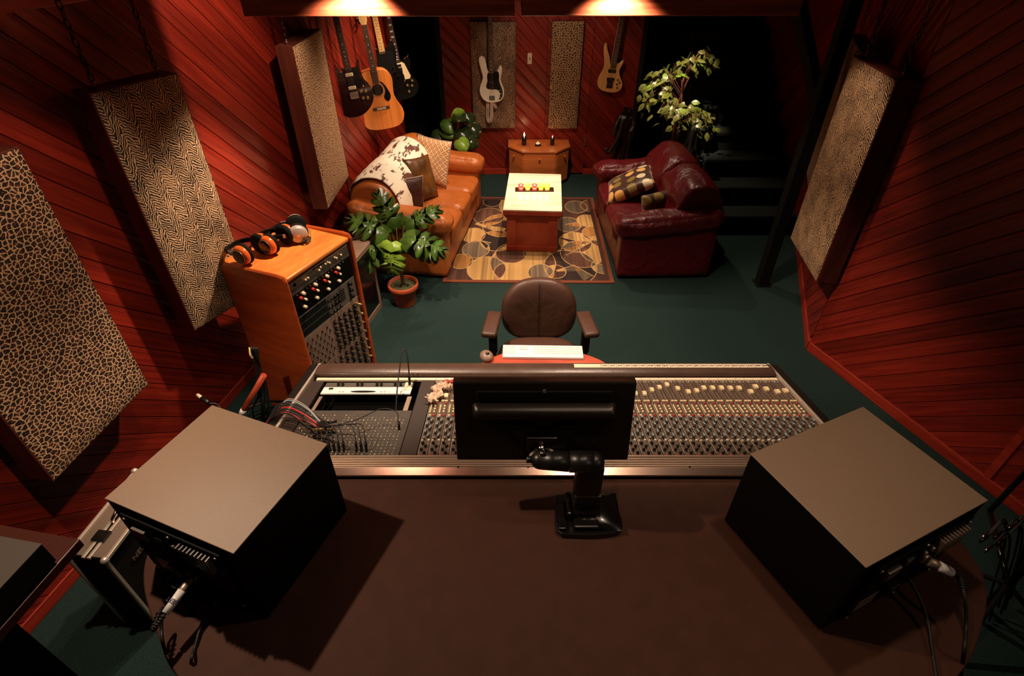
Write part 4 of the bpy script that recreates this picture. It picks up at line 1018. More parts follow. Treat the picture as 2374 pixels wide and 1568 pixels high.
# ================================================================== coffee table and tea lights
ct = thing('coffee_table', 'low coffee table with pale top and dark red wooden base', 'table', (.21, 5.05, .0125), -R(3.4))
m = MB(); m.box(-.265, .265, -.435, .435, .425, .4375, bev=.002); m.build('top', TABTOP, ct)
m = MB(); m.box(-.267, .267, -.437, .437, .385, .4245, bev=.004); m.box(-.258, .258, -.428, .428, .367, .385, bev=.006); m.box(-.25, .25, -.42, .42, .352, .367, bev=.005); m.build('apron', REDW, ct)
for sy in (-1, 1):
    for sx in (-1, 1):
        m = MB(); m.box(*sorted((sx * .235, sx * .15)), *sorted((sy * .40, sy * .375)), .05, .352, bev=.003); m.build('pilaster', REDW, ct)
    m = MB(); m.box(-.15, .15, *sorted((sy * .37, sy * .385)), .05, .352); m.build('end_panel', REDW, ct)
for sx in (-1, 1):
    m = MB(); m.box(*sorted((sx * .21, sx * .225)), -.375, .375, .05, .352); m.build('side_panel', REDW, ct)
m = MB(); m.box(-.24, .24, -.405, .405, 0, .055, bev=.005); m.build('plinth', REDW, ct)
tz = .0125 + .4375
p0 = at_z(1239, 441, tz)
tr = thing('candle_tray', 'narrow dark tray holding five tea light glasses', 'tray', (p0.x, p0.y, tz + .0004))
m = MB(); m.box(-.185, .185, -.04, .04, 0, .006, bev=.002); m.box(-.185, .185, .036, .04, .006, .012); m.box(-.185, .185, -.04, -.036, .006, .012); m.box(-.185, -.181, -.036, .036, .006, .012); m.box(.181, .185, -.036, .036, .006, .012); m.build('dish', TRAYM, tr)
def cup(M): return [(.0, .003), (.020, .003), (.024, .012), (.028, .05), (.0255, .05), (.022, .014), (.018, .008), (0, .008)]
for i, (x, g, lab) in enumerate(((-.13, GLASSR, 'red glass tea light at the left end of the tray'), (-.065, GLASSY, 'yellow glass tea light between the two red ones'), (0, GLASSR, 'red glass tea light in the middle of the tray'), (.062, GLASSY, 'yellow glass tea light just right of the middle one'), (.122, GLASSY, 'yellow glass tea light at the right end of the tray'))):
    t = thing('tea_light_holder', lab, 'candle', (p0.x + x, p0.y, tz + .0066))
    m = MB(); m.lathe(cup(0), 20); m.build('glass', g, t)
    m = MB(); m.cyl((0, 0, .009), (0, 0, .030), .017, n=16); m.build('candle', WAXG, t)
    m = MB(); m.lathe([(0, .031), (.004, .036), (.003, .045), (0, .052)], 8); m.build('flame', EMBER, t)
    point('candle_light', (p0.x + x, p0.y, tz + .075), .25, .01)

# ================================================================== corner cabinet with candles
cb = thing('side_cabinet', 'low orange wooden cabinet with clipped corners against the back wall', 'cabinet', (.312, 6.6, 0))
hx, dd_ = .34, .40
out = [(-hx, 0), (-hx, -.22), (-.185, -dd_), (.185, -dd_), (hx, -.22), (hx, 0)]
def grow(pts, g): return [(x * (1 + g / .34), y * (1 + g / .4)) for x, y in pts]
m = MB(); m.prism(grow(out, .018), .405, .43, bev=.005); m.build('top', CABW, cb)
m = MB(); m.prism(out, .035, .404); m.build('body', CABW, cb)
m = MB(); m.prism(grow(out, -.02), .0, .034); m.build('plinth', CABW, cb)
for (a, b, kx) in (((-hx, -.22), (-.185, -dd_), .45), ((-.185, -dd_), (.185, -dd_), .5), ((.185, -dd_), (hx, -.22), .55)):
    A, B = Vector((*a, 0)), Vector((*b, 0)); L = (B - A).length; mm = basis(A, B - A, Vector((0, 0, 1)).cross(B - A))
    m = MB(); m.box(.006, L - .006, -.012, -.001, .045, .395, bev=.002, M=mm); d_ = m.build('door', CABW, cb)
    m = MB(); m.M = mm; m.cyl((L * kx, -.012, .345), (L * kx, -.03, .345), .006, n=10); m.sph((L * kx, -.034, .345), .012, 12); m.build('knob', CABW, d_)
def candle(px, py, h, r, lab, flame):
    p = at_z(px, py, .43); t = thing('pillar_candle', lab, 'candle', (p.x, p.y, .4305))
    m = MB(); m.lathe([(0, 0), (r, 0), (r, h), (r - .004, h), (r - .006, h - .012), (0, h - .014)], 20); m.build('jar', BLKG, t)
    m = MB(); m.cyl((0, 0, h - .013), (0, 0, h + .002), .0015, n=6); m.build('wick', BLKM, t)
    m = MB(); m.lathe([(0, h), (.008 * flame, h + .012), (.006 * flame, h + .028 * flame), (0, h + .05 * flame)], 10); m.build('flame', EMBER, t)
    point('candle_light', (p.x, p.y, .43 + h + .04), .5 * flame, .012)
candle(1215, 336, .095, .027, 'black candle burning brightly on the left of the cabinet', 1.0)
candle(1280, 336, .085, .024, 'black candle with a small flame on the right of the cabinet', .45)
p = at_z(1247, 338, .43); t = thing('incense_box', 'small dark box with a white pyramid between the two candles', 'ornament', (p.x, p.y, .4305))
m = MB(); m.box(-.035, .035, -.025, .025, 0, .022, bev=.002); m.build('box', BLKG, t)
m = MB(); m.cyl((0, 0, .022), (0, 0, .05), .03, .002, n=4, smooth=False); m.build('pyramid', WHITE, t)

# ================================================================== sofas
from mathutils import noise as mnoise
def soft(x0, x1, y0, y1, z0, z1, r, puff=.0, wr=.0, seed=0, div=10):
    """rounded, puffed box as one smooth mesh"""
    m = MB(); b = m.b
    rr = bmesh.ops.create_cube(b, size=2); bmesh.ops.subdivide_edges(b, edges=b.edges[:], cuts=div, use_grid_fill=True)
    cx, cy, cz = (x0 + x1) / 2, (y0 + y1) / 2, (z0 + z1) / 2; hx_, hy_, hz_ = (x1 - x0) / 2, (y1 - y0) / 2, (z1 - z0) / 2
    for v in b.verts:
        p = Vector((v.co.x * hx_, v.co.y * hy_, v.co.z * hz_))
        q = Vector((max(-hx_ + r, min(hx_ - r, p.x)), max(-hy_ + r, min(hy_ - r, p.y)), max(-hz_ + r, min(hz_ - r, p.z))))
        d = p - q
        if d.length > 1e-6: p = q + d.normalized() * r
        u = Vector((v.co.x, v.co.y, v.co.z)); bul = puff * (1 - u.x ** 2 * .9) * (1 - u.y ** 2 * .9) * (1 if abs(u.z) > .99 else .5) 
        nrm = Vector((u.x if abs(u.x) > .99 else 0, u.y if abs(u.y) > .99 else 0, u.z if abs(u.z) > .99 else 0))
        if nrm.length: nrm.normalize()
        k = (1 - u.x ** 4) * (1 - u.y ** 4) + (1 - u.x ** 4) * (1 - u.z ** 4) + (1 - u.y ** 4) * (1 - u.z ** 4)
        p += nrm * puff * min(1, k)
        if wr: p += nrm * wr * mnoise.noise(Vector((p.x * 7, p.y * 7, p.z * 7 + seed)))
        v.co = p + Vector((cx, cy, cz))
    for f in b.faces: f.smooth = True
    return m
def prof_back(t_, s_, depth, zbase, ztop, bulge):
    """back cushion profile: s 0 at the seat, 1 behind; returns (d, z)"""
    pts = [(depth - .38, zbase), (depth - .41, zbase + .12), (depth - .37, ztop - .12), (depth - .27, ztop - .015), (depth - .14, ztop), (depth - .03, ztop - .07), (depth, ztop - .22), (depth, .3)]
    x = s_ * (len(pts) - 1); i = min(int(x), len(pts) - 2); f = x - i
    P_ = [pts[max(0, i - 1)], pts[i], pts[i + 1], pts[min(len(pts) - 1, i + 2)]]
    def cr(k): a, b, c, d = (q[k] for q in P_); return .5 * (2 * b + (c - a) * f + (2 * a - 5 * b + 4 * c - d) * f * f + (3 * b - a - 3 * c + d) * f ** 3)
    d_, z_ = cr(0), cr(1); w_ = bulge
    return d_ - w_ * max(0, 1 - s_ * 1.6) * .8, z_ + w_ * math.sin(min(1, s_) * math.pi)
def sofa(name, label, M, L, D, mat, ztop, arm_h, arm_w, ncush, nback, wr, seed):
    t = thing(name, label, 'sofa', M=M)
    # local: x along the front (0..L), y depth from the front (0) to the back (D)
    m = soft(arm_w * .6, L - arm_w * .6, .03, D - .05, .03, .28, .03); m.build('base', mat, t)
    sl = (L - 2 * arm_w) / ncush
    for k in range(ncush):
        m = soft(arm_w + k * sl + .002, arm_w + (k + 1) * sl - .002, -.0, D - .3, .26, .425, .045, .012, .004, seed + k, 12); m.build('seat_cushion', mat, t)
    for k, x in enumerate((0, L - arm_w)):
        m = soft(x + .02, x + arm_w - .02, .02, D - .03, .02, arm_h - .10, .03, 0, 0, 0, 8); m.build('arm_side', mat, t)
        m = soft(x - .012, x + arm_w + .015, -.025, D - .01, arm_h - .17, arm_h, .075, .010, wr, seed + 5 + k, 26)
        for v in m.b.verts:                    # the arm climbs towards the back
            if v.co.z > arm_h - .25: v.co.z += .10 * max(0, v.co.y / D) ** 2
        m.build('arm_roll', mat, t)
    xb0 = arm_w * .55; bl = (L - 2 * xb0) / nback
    for k in range(nback):
        def fn(u, v, k=k):
            b_ = .045 * (4 * u * (1 - u)) ** .35 - .02
            d_, z_ = prof_back(0, v, D, .40, ztop, b_); e = .02 * (1 - (4 * u * (1 - u)) ** .2)
            p = Vector((.0 + xb0 + (k + u) * bl, d_, z_ - e)); n_ = mnoise.noise(Vector((p.x * 6 + seed, p.y * 9, p.z * 9))) * wr
            return (p.x, p.y - n_, p.z + n_ * .6)
        m = MB(); m.grid(fn, 26, 40)
        ring = [(.03 + k * bl, y, z) for y, z in ((D - .3, .3),)]
        # closed ends
        for uu in (0.0, 1.0):
            vs_ = [Vector(fn(uu, j / 40)) for j in range(41)]
            f = m.b.faces.new([m.b.verts.new(p) for p in vs_]); f.smooth = False
        m.build('back_cushion', mat, t, weld=.0005)
    return t, (lambda x, s_, off=0.0: None)
# tan sofa
fA = Vector((-.548, 4.135, 0)); rot = R(8.6)
Lx = Vector((math.sin(rot), math.cos(rot), 0)); Dx = Vector((-math.cos(rot), math.sin(rot), 0))
TM = basis(fA, Lx, Dx)          # x away from camera, y towards the left wall
TL, TD, TZ = 1.60, .85, .80
tan, _ = sofa('leather_sofa', 'tan leather sofa along the left wall under the guitars', TM, TL, TD, TANL, TZ, .59, .22, 3, 2, .008, 1)
# burgundy armchair sofa
fB = Vector((.862, 5.56, 0)); e2 = Vector((.90, 4.135, 0))
Lb = (e2 - fB).normalized(); Db = Vector((-Lb.y, Lb.x, 0))
BM = basis(fB, Lb, Db); BLn = (e2 - fB).length
bur, _ = sofa('burgundy_sofa', 'burgundy leather two-seat sofa in front of the stairs', BM, BLn, .86, BURL, .80, .57, .22, 2, 2, .02, 11)
# cowhide throw over the tan sofa back
def thr(u, v):
    x = .17 + u * 1.0; s_ = .02 + v * .74
    uu = ((x - .121) / ((TL - .242) / 2)) % 1.0; b_ = .045 * (4 * uu * (1 - uu)) ** .35 - .02
    d_, z_ = prof_back(0, s_, TD, .40, TZ, b_)
    d2, z2 = prof_back(0, s_ + .01, TD, .40, TZ, b_); n_ = Vector((-(z2 - z_), d2 - d_)); n_ = n_.normalized() if n_.length else Vector((0, 1))
    o = .020 + .006 * mnoise.noise(Vector((x * 9, v * 7, 2)))
    x += .03 * math.sin(v * 9) * (u - .5)
    return (x, d_ + n_.x * o, z_ + n_.y * o)
m = MB(); m.grid(thr, 48, 40, lambda u, v: (u, v)); o = m.build('cowhide_throw', cow('cowhide')); o.matrix_world = TM
sd = o.modifiers.new('s', 'SOLIDIFY'); sd.thickness = .006; sd.offset = 1
tag(o, 'brown and white cowhide throw draped over the tan sofa back', 'throw')
def cushion(label, mat, loc, xa, ya, size, thick, piping=None, sy=None, name='cushion', uv=1.0):
    t = thing(name, label, 'cushion', M=basis(loc, xa, ya)); sy = sy or size
    def side(sg):
        def fn(u, v):
            a, b = 2 * u - 1, 2 * v - 1
            k = (max(0, 1 - a ** 4) ** .5) * (max(0, 1 - b ** 4) ** .5)
            pin = 1 - .06 * (1 - abs(a) ** 2) * abs(b) ** 3; pin2 = 1 - .06 * (1 - abs(b) ** 2) * abs(a) ** 3
            return (a * size / 2 * pin2, b * sy / 2 * pin, sg * (thick / 2 * k + .004 * mnoise.noise(Vector((a * 3, b * 3, sg * 3 + size)))*k*2))
        return fn
    m = MB(); m.grid(side(1), 20, 20, lambda u, v: (u * size * uv, v * sy * uv)); m.grid(side(-1), 20, 20, lambda u, v: (u * size * uv, v * sy * uv))
    m.build('cover', mat, t, weld=.002)
    if piping:
        pts = []
        f = side(1)
        for k in range(40):
            q = k / 10; i = int(q); e = q - i
            u, v = [(e, 0), (1, e), (1 - e, 1), (0, 1 - e)][i]; p = f(u, v); pts.append((p[0], p[1], 0))
        m = MB(); m.tube(pts, .005, 6, close=True); m.build('piping', piping, t)
    return t
def tp(x, y, z): return TM @ Vector((x, y, z))
def td(x, y, z): return (TM.to_3x3() @ Vector((x, y, z)))
cushion('gold lattice patterned cushion leaning against the far arm of the tan sofa', lattice('gold_lattice', (.50, .22, .09), (.88, .66, .40), 25), tp(1.16, .42, .635), td(-.45, -1, 0), td(.30, -.12, 1), .43, .13, STRAP)
cushion('olive brown satin cushion standing on the tan sofa before the throw', SATIN, tp(.72, .40, .625), td(-.85, .55, .1), td(.25, .30, 1), .30, .11, sy=.40)
cushion('dark brown cushion with piped edge nearest the arm of the tan sofa', DKCLOTH, tp(.44, .46, .585), td(-.75, .62, .15), td(-.15, .25, 1), .36, .10, STRAP, sy=.30)
def bp(x, y, z): return BM @ Vector((x, y, z))
def bd_(x, y, z): return (BM.to_3x3() @ Vector((x, y, z)))
dots = spots('dotted_silk', (.06, .02, .012), [(.95, .45, .10), (.95, .80, .52), (.30, .20, .04), (.98, .55, .18)], 8.5, .36)
cushion('square cushion with orange and cream discs on the burgundy sofa seat', dots, bp(.52, .25, .52), bd_(-.95, .15, 0), bd_(.30, .80, .45), .46, .15)
cushion('second disc patterned cushion wedged upright by the near burgundy arm', dots, bp(1.06, .40, .52), bd_(-.30, .95, .1), bd_(-.20, -.25, 1), .34, .12, sy=.30)
# ================================================================== outboard rack
rB, rC, rA = Vector((-1.187, 2.45, 0)), Vector((-.974, 2.915, 0)), Vector((-1.589, 2.62, 0))
RW, RH = (rC - rB).length, 1.10
RM = basis(rB, rC - rB, Vector((-(rC - rB).y, (rC - rB).x, 0)))   # x along the front, y into the rack
rd = .44
rack = thing('equipment_rack', 'orange wooden studio rack full of gear with headphones on top', 'rack', M=RM)
def side_panel(x0, x1):
    m = MB(); out = [(-.03, 0), (rd, 0), (rd, RH - .06), (rd - .03, RH - .02), (.03, RH), (-.015, RH - .005), (-.03, RH - .03)]
    mm = basis((x0, 0, 0), (0, 1, 0), (0, 0, 1)); m.prism(out, 0, x1 - x0, bev=.008, M=mm); return m.build('side_panel', CHERRY, rack)
sp1 = side_panel(-.022, .0); side_panel(RW, RW + .022)
m = MB(); m.box(-.0235, -.0222, .05, .36, .10, RH - .10, bev=.001, seg=1); m.build('inset_panel', CHERRY, rack)
m = MB(); m.box(.001, RW - .001, -.02, rd, RH - .05, RH - .022, bev=.008, seg=3); m.build('top', CHERRYLIT, rack)
m = MB(); m.box(.001, RW - .001, rd - .02, rd, .04, RH - .052); m.box(.001, RW - .001, 0, rd, .03, .06); m.build('carcass', BLKM, rack)
m = MB(); m.box(.001, .014, .0, .02, .07, RH - .055); m.build('rack_rail', STEELD, rack); m = MB(); m.box(RW - .014, RW - .001, .0, .02, .07, RH - .055); m.build('rack_rail', STEELD, rack)
for (y, z) in ((.06, .92), (.30, .45), (.12, .35)):
    m = MB(); m.cyl((-.022, y, z), (-.025, y, z), .004, n=8); m.build('screw', STEELD, rack)
def unit(z0, z1, mat, name='rack_unit', y=0.0):
    m = MB(); m.box(.006, RW - .006, y - .004, .30, z0 + .001, z1 - .001, bev=.0015, seg=1); return m.build(name, mat, rack)
def kn(parent, x, z, r, h, mat, name='knob', cap=None, y0=-.004):
    m = MB(); m.use(mat); m.cyl((x, y0, z), (x, y0 - h, z), r, r * .82, n=14)
    if cap: m.use(cap); m.cyl((x, y0 - h, z), (x, y0 - h - .001, z), r * .6, n=12)
    return m.build(name, None, parent)
u1 = unit(.985, 1.03, STEELD)
m = MB(); m.cyl((.055, -.004, 1.008), (.055, -.006, 1.008), .010, n=16); m.box(.2, .30, -.0055, -.004, 1.018, 1.024); m.build('socket', BLKM, u1)
for x in (.13, .15, .24, .255, .295, .315, .33, .375, .39, .43): kn(u1, x, 1.0 + .012 * (int(x * 200) % 2), .0065, .012, CREAM)
u2 = unit(.955, .984, GREYP)
u3 = unit(.815, .954, SPKBLK)
for g in range(4):
    x = .085 + g * .098
    kn(u3, x - .018, .918, .0095, .016, REDP); kn(u3, x + .006, .935, .0105, .018, CREAM, cap=WHITE); kn(u3, x + .010, .893, .008, .016, CREAM, cap=WHITE); kn(u3, x - .008, .856, .0105, .018, CREAM, cap=WHITE)
m = MB()
for k in range(16): m.cyl((.05 + k * .026, -.004, .945), (.05 + k * .026, -.008, .945), .003, n=6)
m.build('switches', STEELD, u3, kind='stuff')
u4 = unit(.67, .814, GREYP)
for k in range(3): m = MB(); m.box(.02, .24, -.006, -.004, .68 + k * .046, .718 + k * .046); m.build('display_window', BLKG, u4)
m = MB()
for k in range(5): m.box(.30, .40, -.0065, -.004, .715 + k * .016, .722 + k * .016)
m.build('vent_slots', BLKM, u4)
for k in range(3):
    for j in range(4): kn(u4, .255 + j * .03, .69 + k * .03 if k < 1 else .69 + k * .045, .008, .012, BLK)
for k in range(3): kn(u4, .45, .70 + k * .045, .013, .02, BLKG)
u5 = unit(.40, .669, TAUPE); u6 = unit(.14, .399, TAUPE); u7 = unit(.065, .139, GREYP)
for k in range(7):
    for j in range(5): kn(u5, .03 + j * .042 + (k % 2) * .018, .425 + k * .034, .0062, .012, BLKG, cap=STEEL)
for k in range(5):
    for j in range(5): kn(u5, .265 + j * .047, .43 + k * .048, .0135, .022, BLKG, cap=GREYP)
for k in range(5):
    for j in range(9): kn(u6, .04 + j * .052, .165 + k * .048, .0125 if j > 3 else .0065, .02 if j > 3 else .012, BLKG, cap=GREYP)
m = MB(); m.tube(curve3([(.455, -.03, .64), (.47, -.06, .60), (.468, -.05, .52), (.478, -.055, .44), (.47, -.05, .36), (.48, -.04, .25)], 5), .003, 6); m.build('patch_lead', RUB, u5)
for k in range(7): m = MB(); m.cyl((.474, -.004, .63 - k * .07), (.474, -.05, .632 - k * .07), .008, .006, n=10); m.build('jack_plug', GOLD, u5)

# headphones
def headphone(label, px_, py_, rz, cupm, band, earm, star, cupr=.044, tilt=0.0):
    w_ = at_z(px_, py_, RH - .0215)
    t = thing('headphones', label, 'headphones', M=Matrix.Translation(w_) @ Matrix.Rotation(rz, 4, 'Z'))
    for sg in (-1, 1):
        c = Vector((0, sg * .062, cupr * 1.15 + .002)); ax = Vector((0, sg, 0))
        cm = basis(c, (1, 0, 0), (0, 0, 1)) if sg < 0 else basis(c, (-1, 0, 0), (0, 0, 1))   # local z = outward
        m = MB(); m.M = cm; m.lathe([(0, -.020), (cupr * .82, -.020), (cupr * 1.12, -.012), (cupr * 1.15, .0), (cupr * 1.02, .008)], 28); m.build('ear_pad', BLKM, t)
        m = MB(); m.M = cm; m.lathe([(cupr * 1.02, .004), (cupr * 1.06, .014), (cupr * .98, .028), (cupr * .8, .036), (0, .037)], 28); cp = m.build('ear_cup', cupm, t)
        if star:
            m = MB(); m.M = cm; m.lathe([(0, .0365), (cupr * .74, .0365), (cupr * .74, .0385), (cupr * .70, .039), (0, .0392)], 28); m.build('black_cap', BLKG, cp)
            m = MB(); m.M = cm; m.prism([((cupr * (.5 if k % 2 == 0 else .2)) * math.sin(k * math.pi / 5), (cupr * (.5 if k % 2 == 0 else .2)) * math.cos(k * math.pi / 5)) for k in range(10)], .0392, .0397); m.build('star_emblem', STARM, cp)
            m = MB(); m.M = cm; m.tube([(cupr * .75 * math.cos(k * math.pi / 12), cupr * .75 * math.sin(k * math.pi / 12), .038) for k in range(24)], .0011, 5, close=True); m.build('cap_ring', STEEL, cp)
        else:
            m = MB(); m.M = cm; m.cyl((0, 0, .037), (0, 0, .041), .008, n=10); m.build('boss', CHROME, cp)
    m = MB()
    pts = [Vector((-.03, -.078, cupr + .01)), Vector((-.09, -.076, cupr + .01)), Vector((-.14, -.045, cupr + .0)), Vector((-.155, 0, cupr - .005)), Vector((-.14, .045, cupr)), Vector((-.09, .076, cupr + .01)), Vector((-.03, .078, cupr + .01))]
    cv = curve3(pts, 6)
    for a_, b_ in zip(cv, cv[1:]):
        d = (b_ - a_); mm = basis((a_ + b_) / 2, d, (0, 0, 1)); m.box(-d.length * .56, d.length * .56, -.013, .013, -.006, .006, M=mm, bev=.003)
    m.build('headband', band, t)
    for sg in (-1, 1):
        m = MB(); m.box(-.062, -.035, *sorted((sg * .085, sg * .088)), cupr + .004, cupr + .026, bev=.001); m.box(-.082, -.066, *sorted((sg * .085, sg * .088)), cupr + .004, cupr + .026, bev=.001); m.build('slider', earm, t)
    return t
OR = plain('copper_lacquer', (.75, .13, .02), .22, coat=.5)
STARM = plain('star_red', (.16, .03, .015), .3)
SIL = plain('silver_plastic', (.55, .45, .38), .35, .3)
headphone('orange-cupped closed headphones at the near left end of the rack top', 592, 600, R(-22), OR, BLKM, SIL, True, .052)
headphone('orange-cupped closed headphones between the other two pairs on the rack', 650, 577, R(-22), OR, BLKM, SIL, True, .052)
hp3 = headphone('silver-backed headphones at the far end of the rack top', 694, 551, R(22), SIL, BLKM, SIL, False, .050)
t = thing('headphone_cord', 'coiled black cord lying beside the silver headphones', 'cable', M=RM @ Matrix.Translation((.36, .16, RH - .018)))
m = MB(); m.tube(curve3([(.04 * math.cos(k) * (1 - .02 * k), .028 * math.sin(k * 1.05), .004 + .0016 * k) for k in range(0, 20)], 4), .0028, 6); m.tube(curve3([(0.02, .02, .02), (.06, .05, .05), (.07, .03, .03), (.04, .0, .004)], 6), .0015, 5); m.build('cord', RUB, t)

# low cabinet behind the rack
t = thing('low_cabinet', 'low taupe cabinet with dark front between the rack and the tan sofa', 'cabinet', (-1.40, 3.60, 0), R(-12))
out = [(-.24, -.26), (.22, -.26), (.29, -.18), (.29, .22), (-.24, .30)]
m = MB(); m.prism(out, .56, .60, bev=.004); m.build('top', TAUPE, t)
m = MB(); m.prism([(x * .97, y * .97) for x, y in out], .03, .559); m.build('body', BLKM, t)
m = MB(); m.box(.262, .292, -.175, -.145, .0, .558, bev=.003); m.box(.262, .292, .19, .22, .0, .558, bev=.003); m.box(.262, .292, -.145, .19, .0, .05, bev=.003); m.build('front_frame', TAUPE, t)
m = MB(); m.box(.282, .286, -.144, .189, .051, .55); m.build('glass_door', BLKG, t)
t = thing('remote_control', 'small dark remote control on the low taupe cabinet', 'remote control', (-1.20, 3.78, .6005), R(20))
m = MB(); m.box(-.06, .06, -.02, .02, 0, .014, bev=.004); m.build('body', BLKG, t)

# ================================================================== plants
def monstera_outline(W=1.0):
    pts = []; side = [(0, 0), (.16, -.05), (.32, .0), (.44, .12), (.49, .25), (.15, .22), (.50, .36), (.50, .48), (.13, .36), (.47, .57), (.44, .68), (.11, .50), (.40, .76), (.34, .85), (.09, .64), (.26, .93), (.17, 1.0), (.06, .82), (0, 1.05)]
    return side
def leaf_mesh(kind, L, W, bend=.25, mat=LEAFD, fold=.12):
    m = MB()
    if kind == 'monstera': side = monstera_outline()
    elif kind == 'heart': side = [(0, .08), (.10, -.02), (.28, -.02), (.45, .12), (.52, .32), (.48, .55), (.34, .78), (.16, .93), (0, 1.0)]
    else: side = [(0, 0), (.22, .12), (.38, .32), (.40, .5), (.28, .74), (.1, .93), (0, 1.05)]
    def P(x, y):
        return Vector((x * W, y * L * math.cos(bend * y * 1.5), -L * bend * y * y - fold * abs(x) * W * 1.2 + .03 * L * math.sin(y * 19) * abs(x)))
    for sg in (-1, 1):
        n = len(side)
        for i in range(n - 1):
            (x0, y0), (x1, y1) = side[i], side[i + 1]
            s0, s1 = max(0, min(1.0, y0)), max(0, min(1.0, y1))
            a, b = P(sg * x0, y0), P(sg * x1, y1)
            # spine points follow the outline smoothly
            t0 = .10 + .9 * i / (n - 1); t1 = .10 + .9 * (i + 1) / (n - 1)
            if i == 0: t0 = 0
            c, d = P(0, t1 * .98), P(0, t0 * .98)
            vs = [m.b.verts.new(q) for q in (a, b, c, d)]
            try:
                f = m.b.faces.new(vs); f.smooth = True
            except ValueError: pass
    m.tube([P(0, 0) + Vector((0, 0, .001)), P(0, .5) + Vector((0, 0, .002)), P(0, .95) + Vector((0, 0, .001))], .0016, 5)
    bmesh.ops.remove_doubles(m.b, verts=m.b.verts, dist=.0004)
    bmesh.ops.recalc_face_normals(m.b, faces=m.b.faces)
    me = bpy.data.meshes.new('leaf'); m.b.to_mesh(me); m.b.free(); me.materials.append(mat); return me
def place_leaf(me, parent, base, tip, up, name='leaf', roll=0):
    base, tip = Vector(base), Vector(tip); y = (tip - base).normalized(); x = y.cross(Vector(up)).normalized(); z = x.cross(y)
    Mx = Matrix((x, y, z)).transposed().to_4x4() @ Matrix.Rotation(roll, 4, 'Y'); Mx.translation = base
    o = bpy.data.objects.new(name, me); COL.objects.link(o); o.parent = parent; o.matrix_local = Mx
    sd = o.modifiers.new('s', 'SOLIDIFY'); sd.thickness = .0012
    return o
pp = at_z(925, 700, 0)
pp = Vector((-.885, 3.80, 0))
pot = thing('potted_monstera', 'split-leaf plant in a terracotta pot by the tan sofa corner', 'plant', pp)
m = MB(); m.lathe([(0, 0), (.078, 0), (.082, .01), (.108, .155), (.120, .158), (.124, .165), (.124, .195), (.118, .20), (.108, .197), (.106, .17), (0, .165)], 36); m.build('pot', TERRA, pot)
m = MB(); m.grid(lambda u, v: (.106 * v * math.cos(6.2832 * u), .106 * v * math.sin(6.2832 * u), .172 + .016 * (1 - v) + .007 * mnoise.noise(Vector((u * 40, v * 9, 0)))), 48, 10); m.build('moss', MOSS, pot, kind='stuff')
mL = [leaf_mesh('monstera', .36, .25, .22, LEAFD, .25), leaf_mesh('monstera', .30, .22, .35, LEAFL, .22), leaf_mesh('monstera', .33, .20, .15, LEAFD, .3)]
# base point of the blade, tip, up vector (metres, relative to the pot)
leaves = [((-.02, -.10, .62), (-.05, -.20, .40), (-.1, -1, .5), 1), ((.07, -.05, .64), (.33, -.10, .60), (.1, -.5, 1), 0), ((.05, .02, .60), (.36, -.02, .44), (0, -.4, 1), 2), ((.0, .05, .66), (-.12, .12, .88), (.1, -1, .3), 2),
          ((-.06, .0, .64), (-.34, .05, .78), (0, -.5, 1), 0), ((-.07, -.05, .60), (-.30, -.10, .55), (0, -.6, 1), 2), ((-.05, .08, .64), (-.28, .16, .66), (0, -.3, 1), 0), ((.05, .1, .66), (.26, .18, .76), (0, -.5, 1), 2), ((-.10, -.04, .56), (-.27, -.14, .46), (0, -.5, 1), 2)]
for i, (b, t_, u, k) in enumerate(leaves):
    lf = place_leaf(mL[k], pot, b, t_, u)
    m = MB(); m.tube(curve3([(.012 * math.cos(i), .012 * math.sin(i), .17), (b[0] * .25, b[1] * .25 + .01, .38), (b[0] * .7, b[1] * .7, b[2] - .08), b], 5), .0045, 6); m.build('stem', STEMG, pot)
# corner plant behind the sofa
cpn = Vector((-.66, 6.30, 0))
cp_ = thing('corner_plant', 'dark broad-leaved plant behind the far end of the tan sofa', 'plant', cpn)
m = MB(); m.lathe([(0, 0), (.09, 0), (.12, .2), (.13, .2), (.13, .24), (.11, .24), (0, .22)], 24); m.build('pot', BLKM, cp_)
hL = [leaf_mesh('heart', .19, .19, .3, LEAFD), leaf_mesh('heart', .17, .17, .35, LEAFL)]
dark = plain('leaf_dark', (.02, .035, .012), .25, coat=.3); hD = leaf_mesh('heart', .21, .18, .4, dark)
def rel(px, py, y, o): return at_y(px, py, y) - o
lv = [((1036, 275, 6.3), (1044, 297, 6.2), 0), ((1072, 268, 6.3), (1066, 262, 6.1), 2), ((1080, 262, 6.3), (1092, 300, 6.2), 2), ((1030, 292, 6.3), (1052, 318, 6.15), 0), ((1062, 322, 6.1), (1082, 345, 6.0), 1), ((1092, 285, 6.3), (1104, 315, 6.2), 2),
      ((1060, 300, 6.2), (1090, 325, 6.1), 2), ((1075, 320, 6.2), (1110, 332, 6.15), 2), ((1020, 300, 6.3), (1018, 325, 6.2), 2), ((1045, 290, 6.3), (1030, 330, 6.15), 2), ((1066, 280, 6.3), (1062, 258, 6.2), 1), ((1085, 300, 6.35), (1112, 350, 6.3), 2)]
for (b, t_, k) in lv:
    B_, T_ = rel(*b, cpn), rel(*t_, cpn); place_leaf((hL + [hD])[k], cp_, B_, T_, (0.1, -.8, .7))
    m = MB(); m.tube(curve3([(0, 0, .22), (B_.x * .4, B_.y * .4, .5 * (B_.z + .22)), tuple(B_)], 5), .005, 6); m.build('stem', STEMG, cp_)
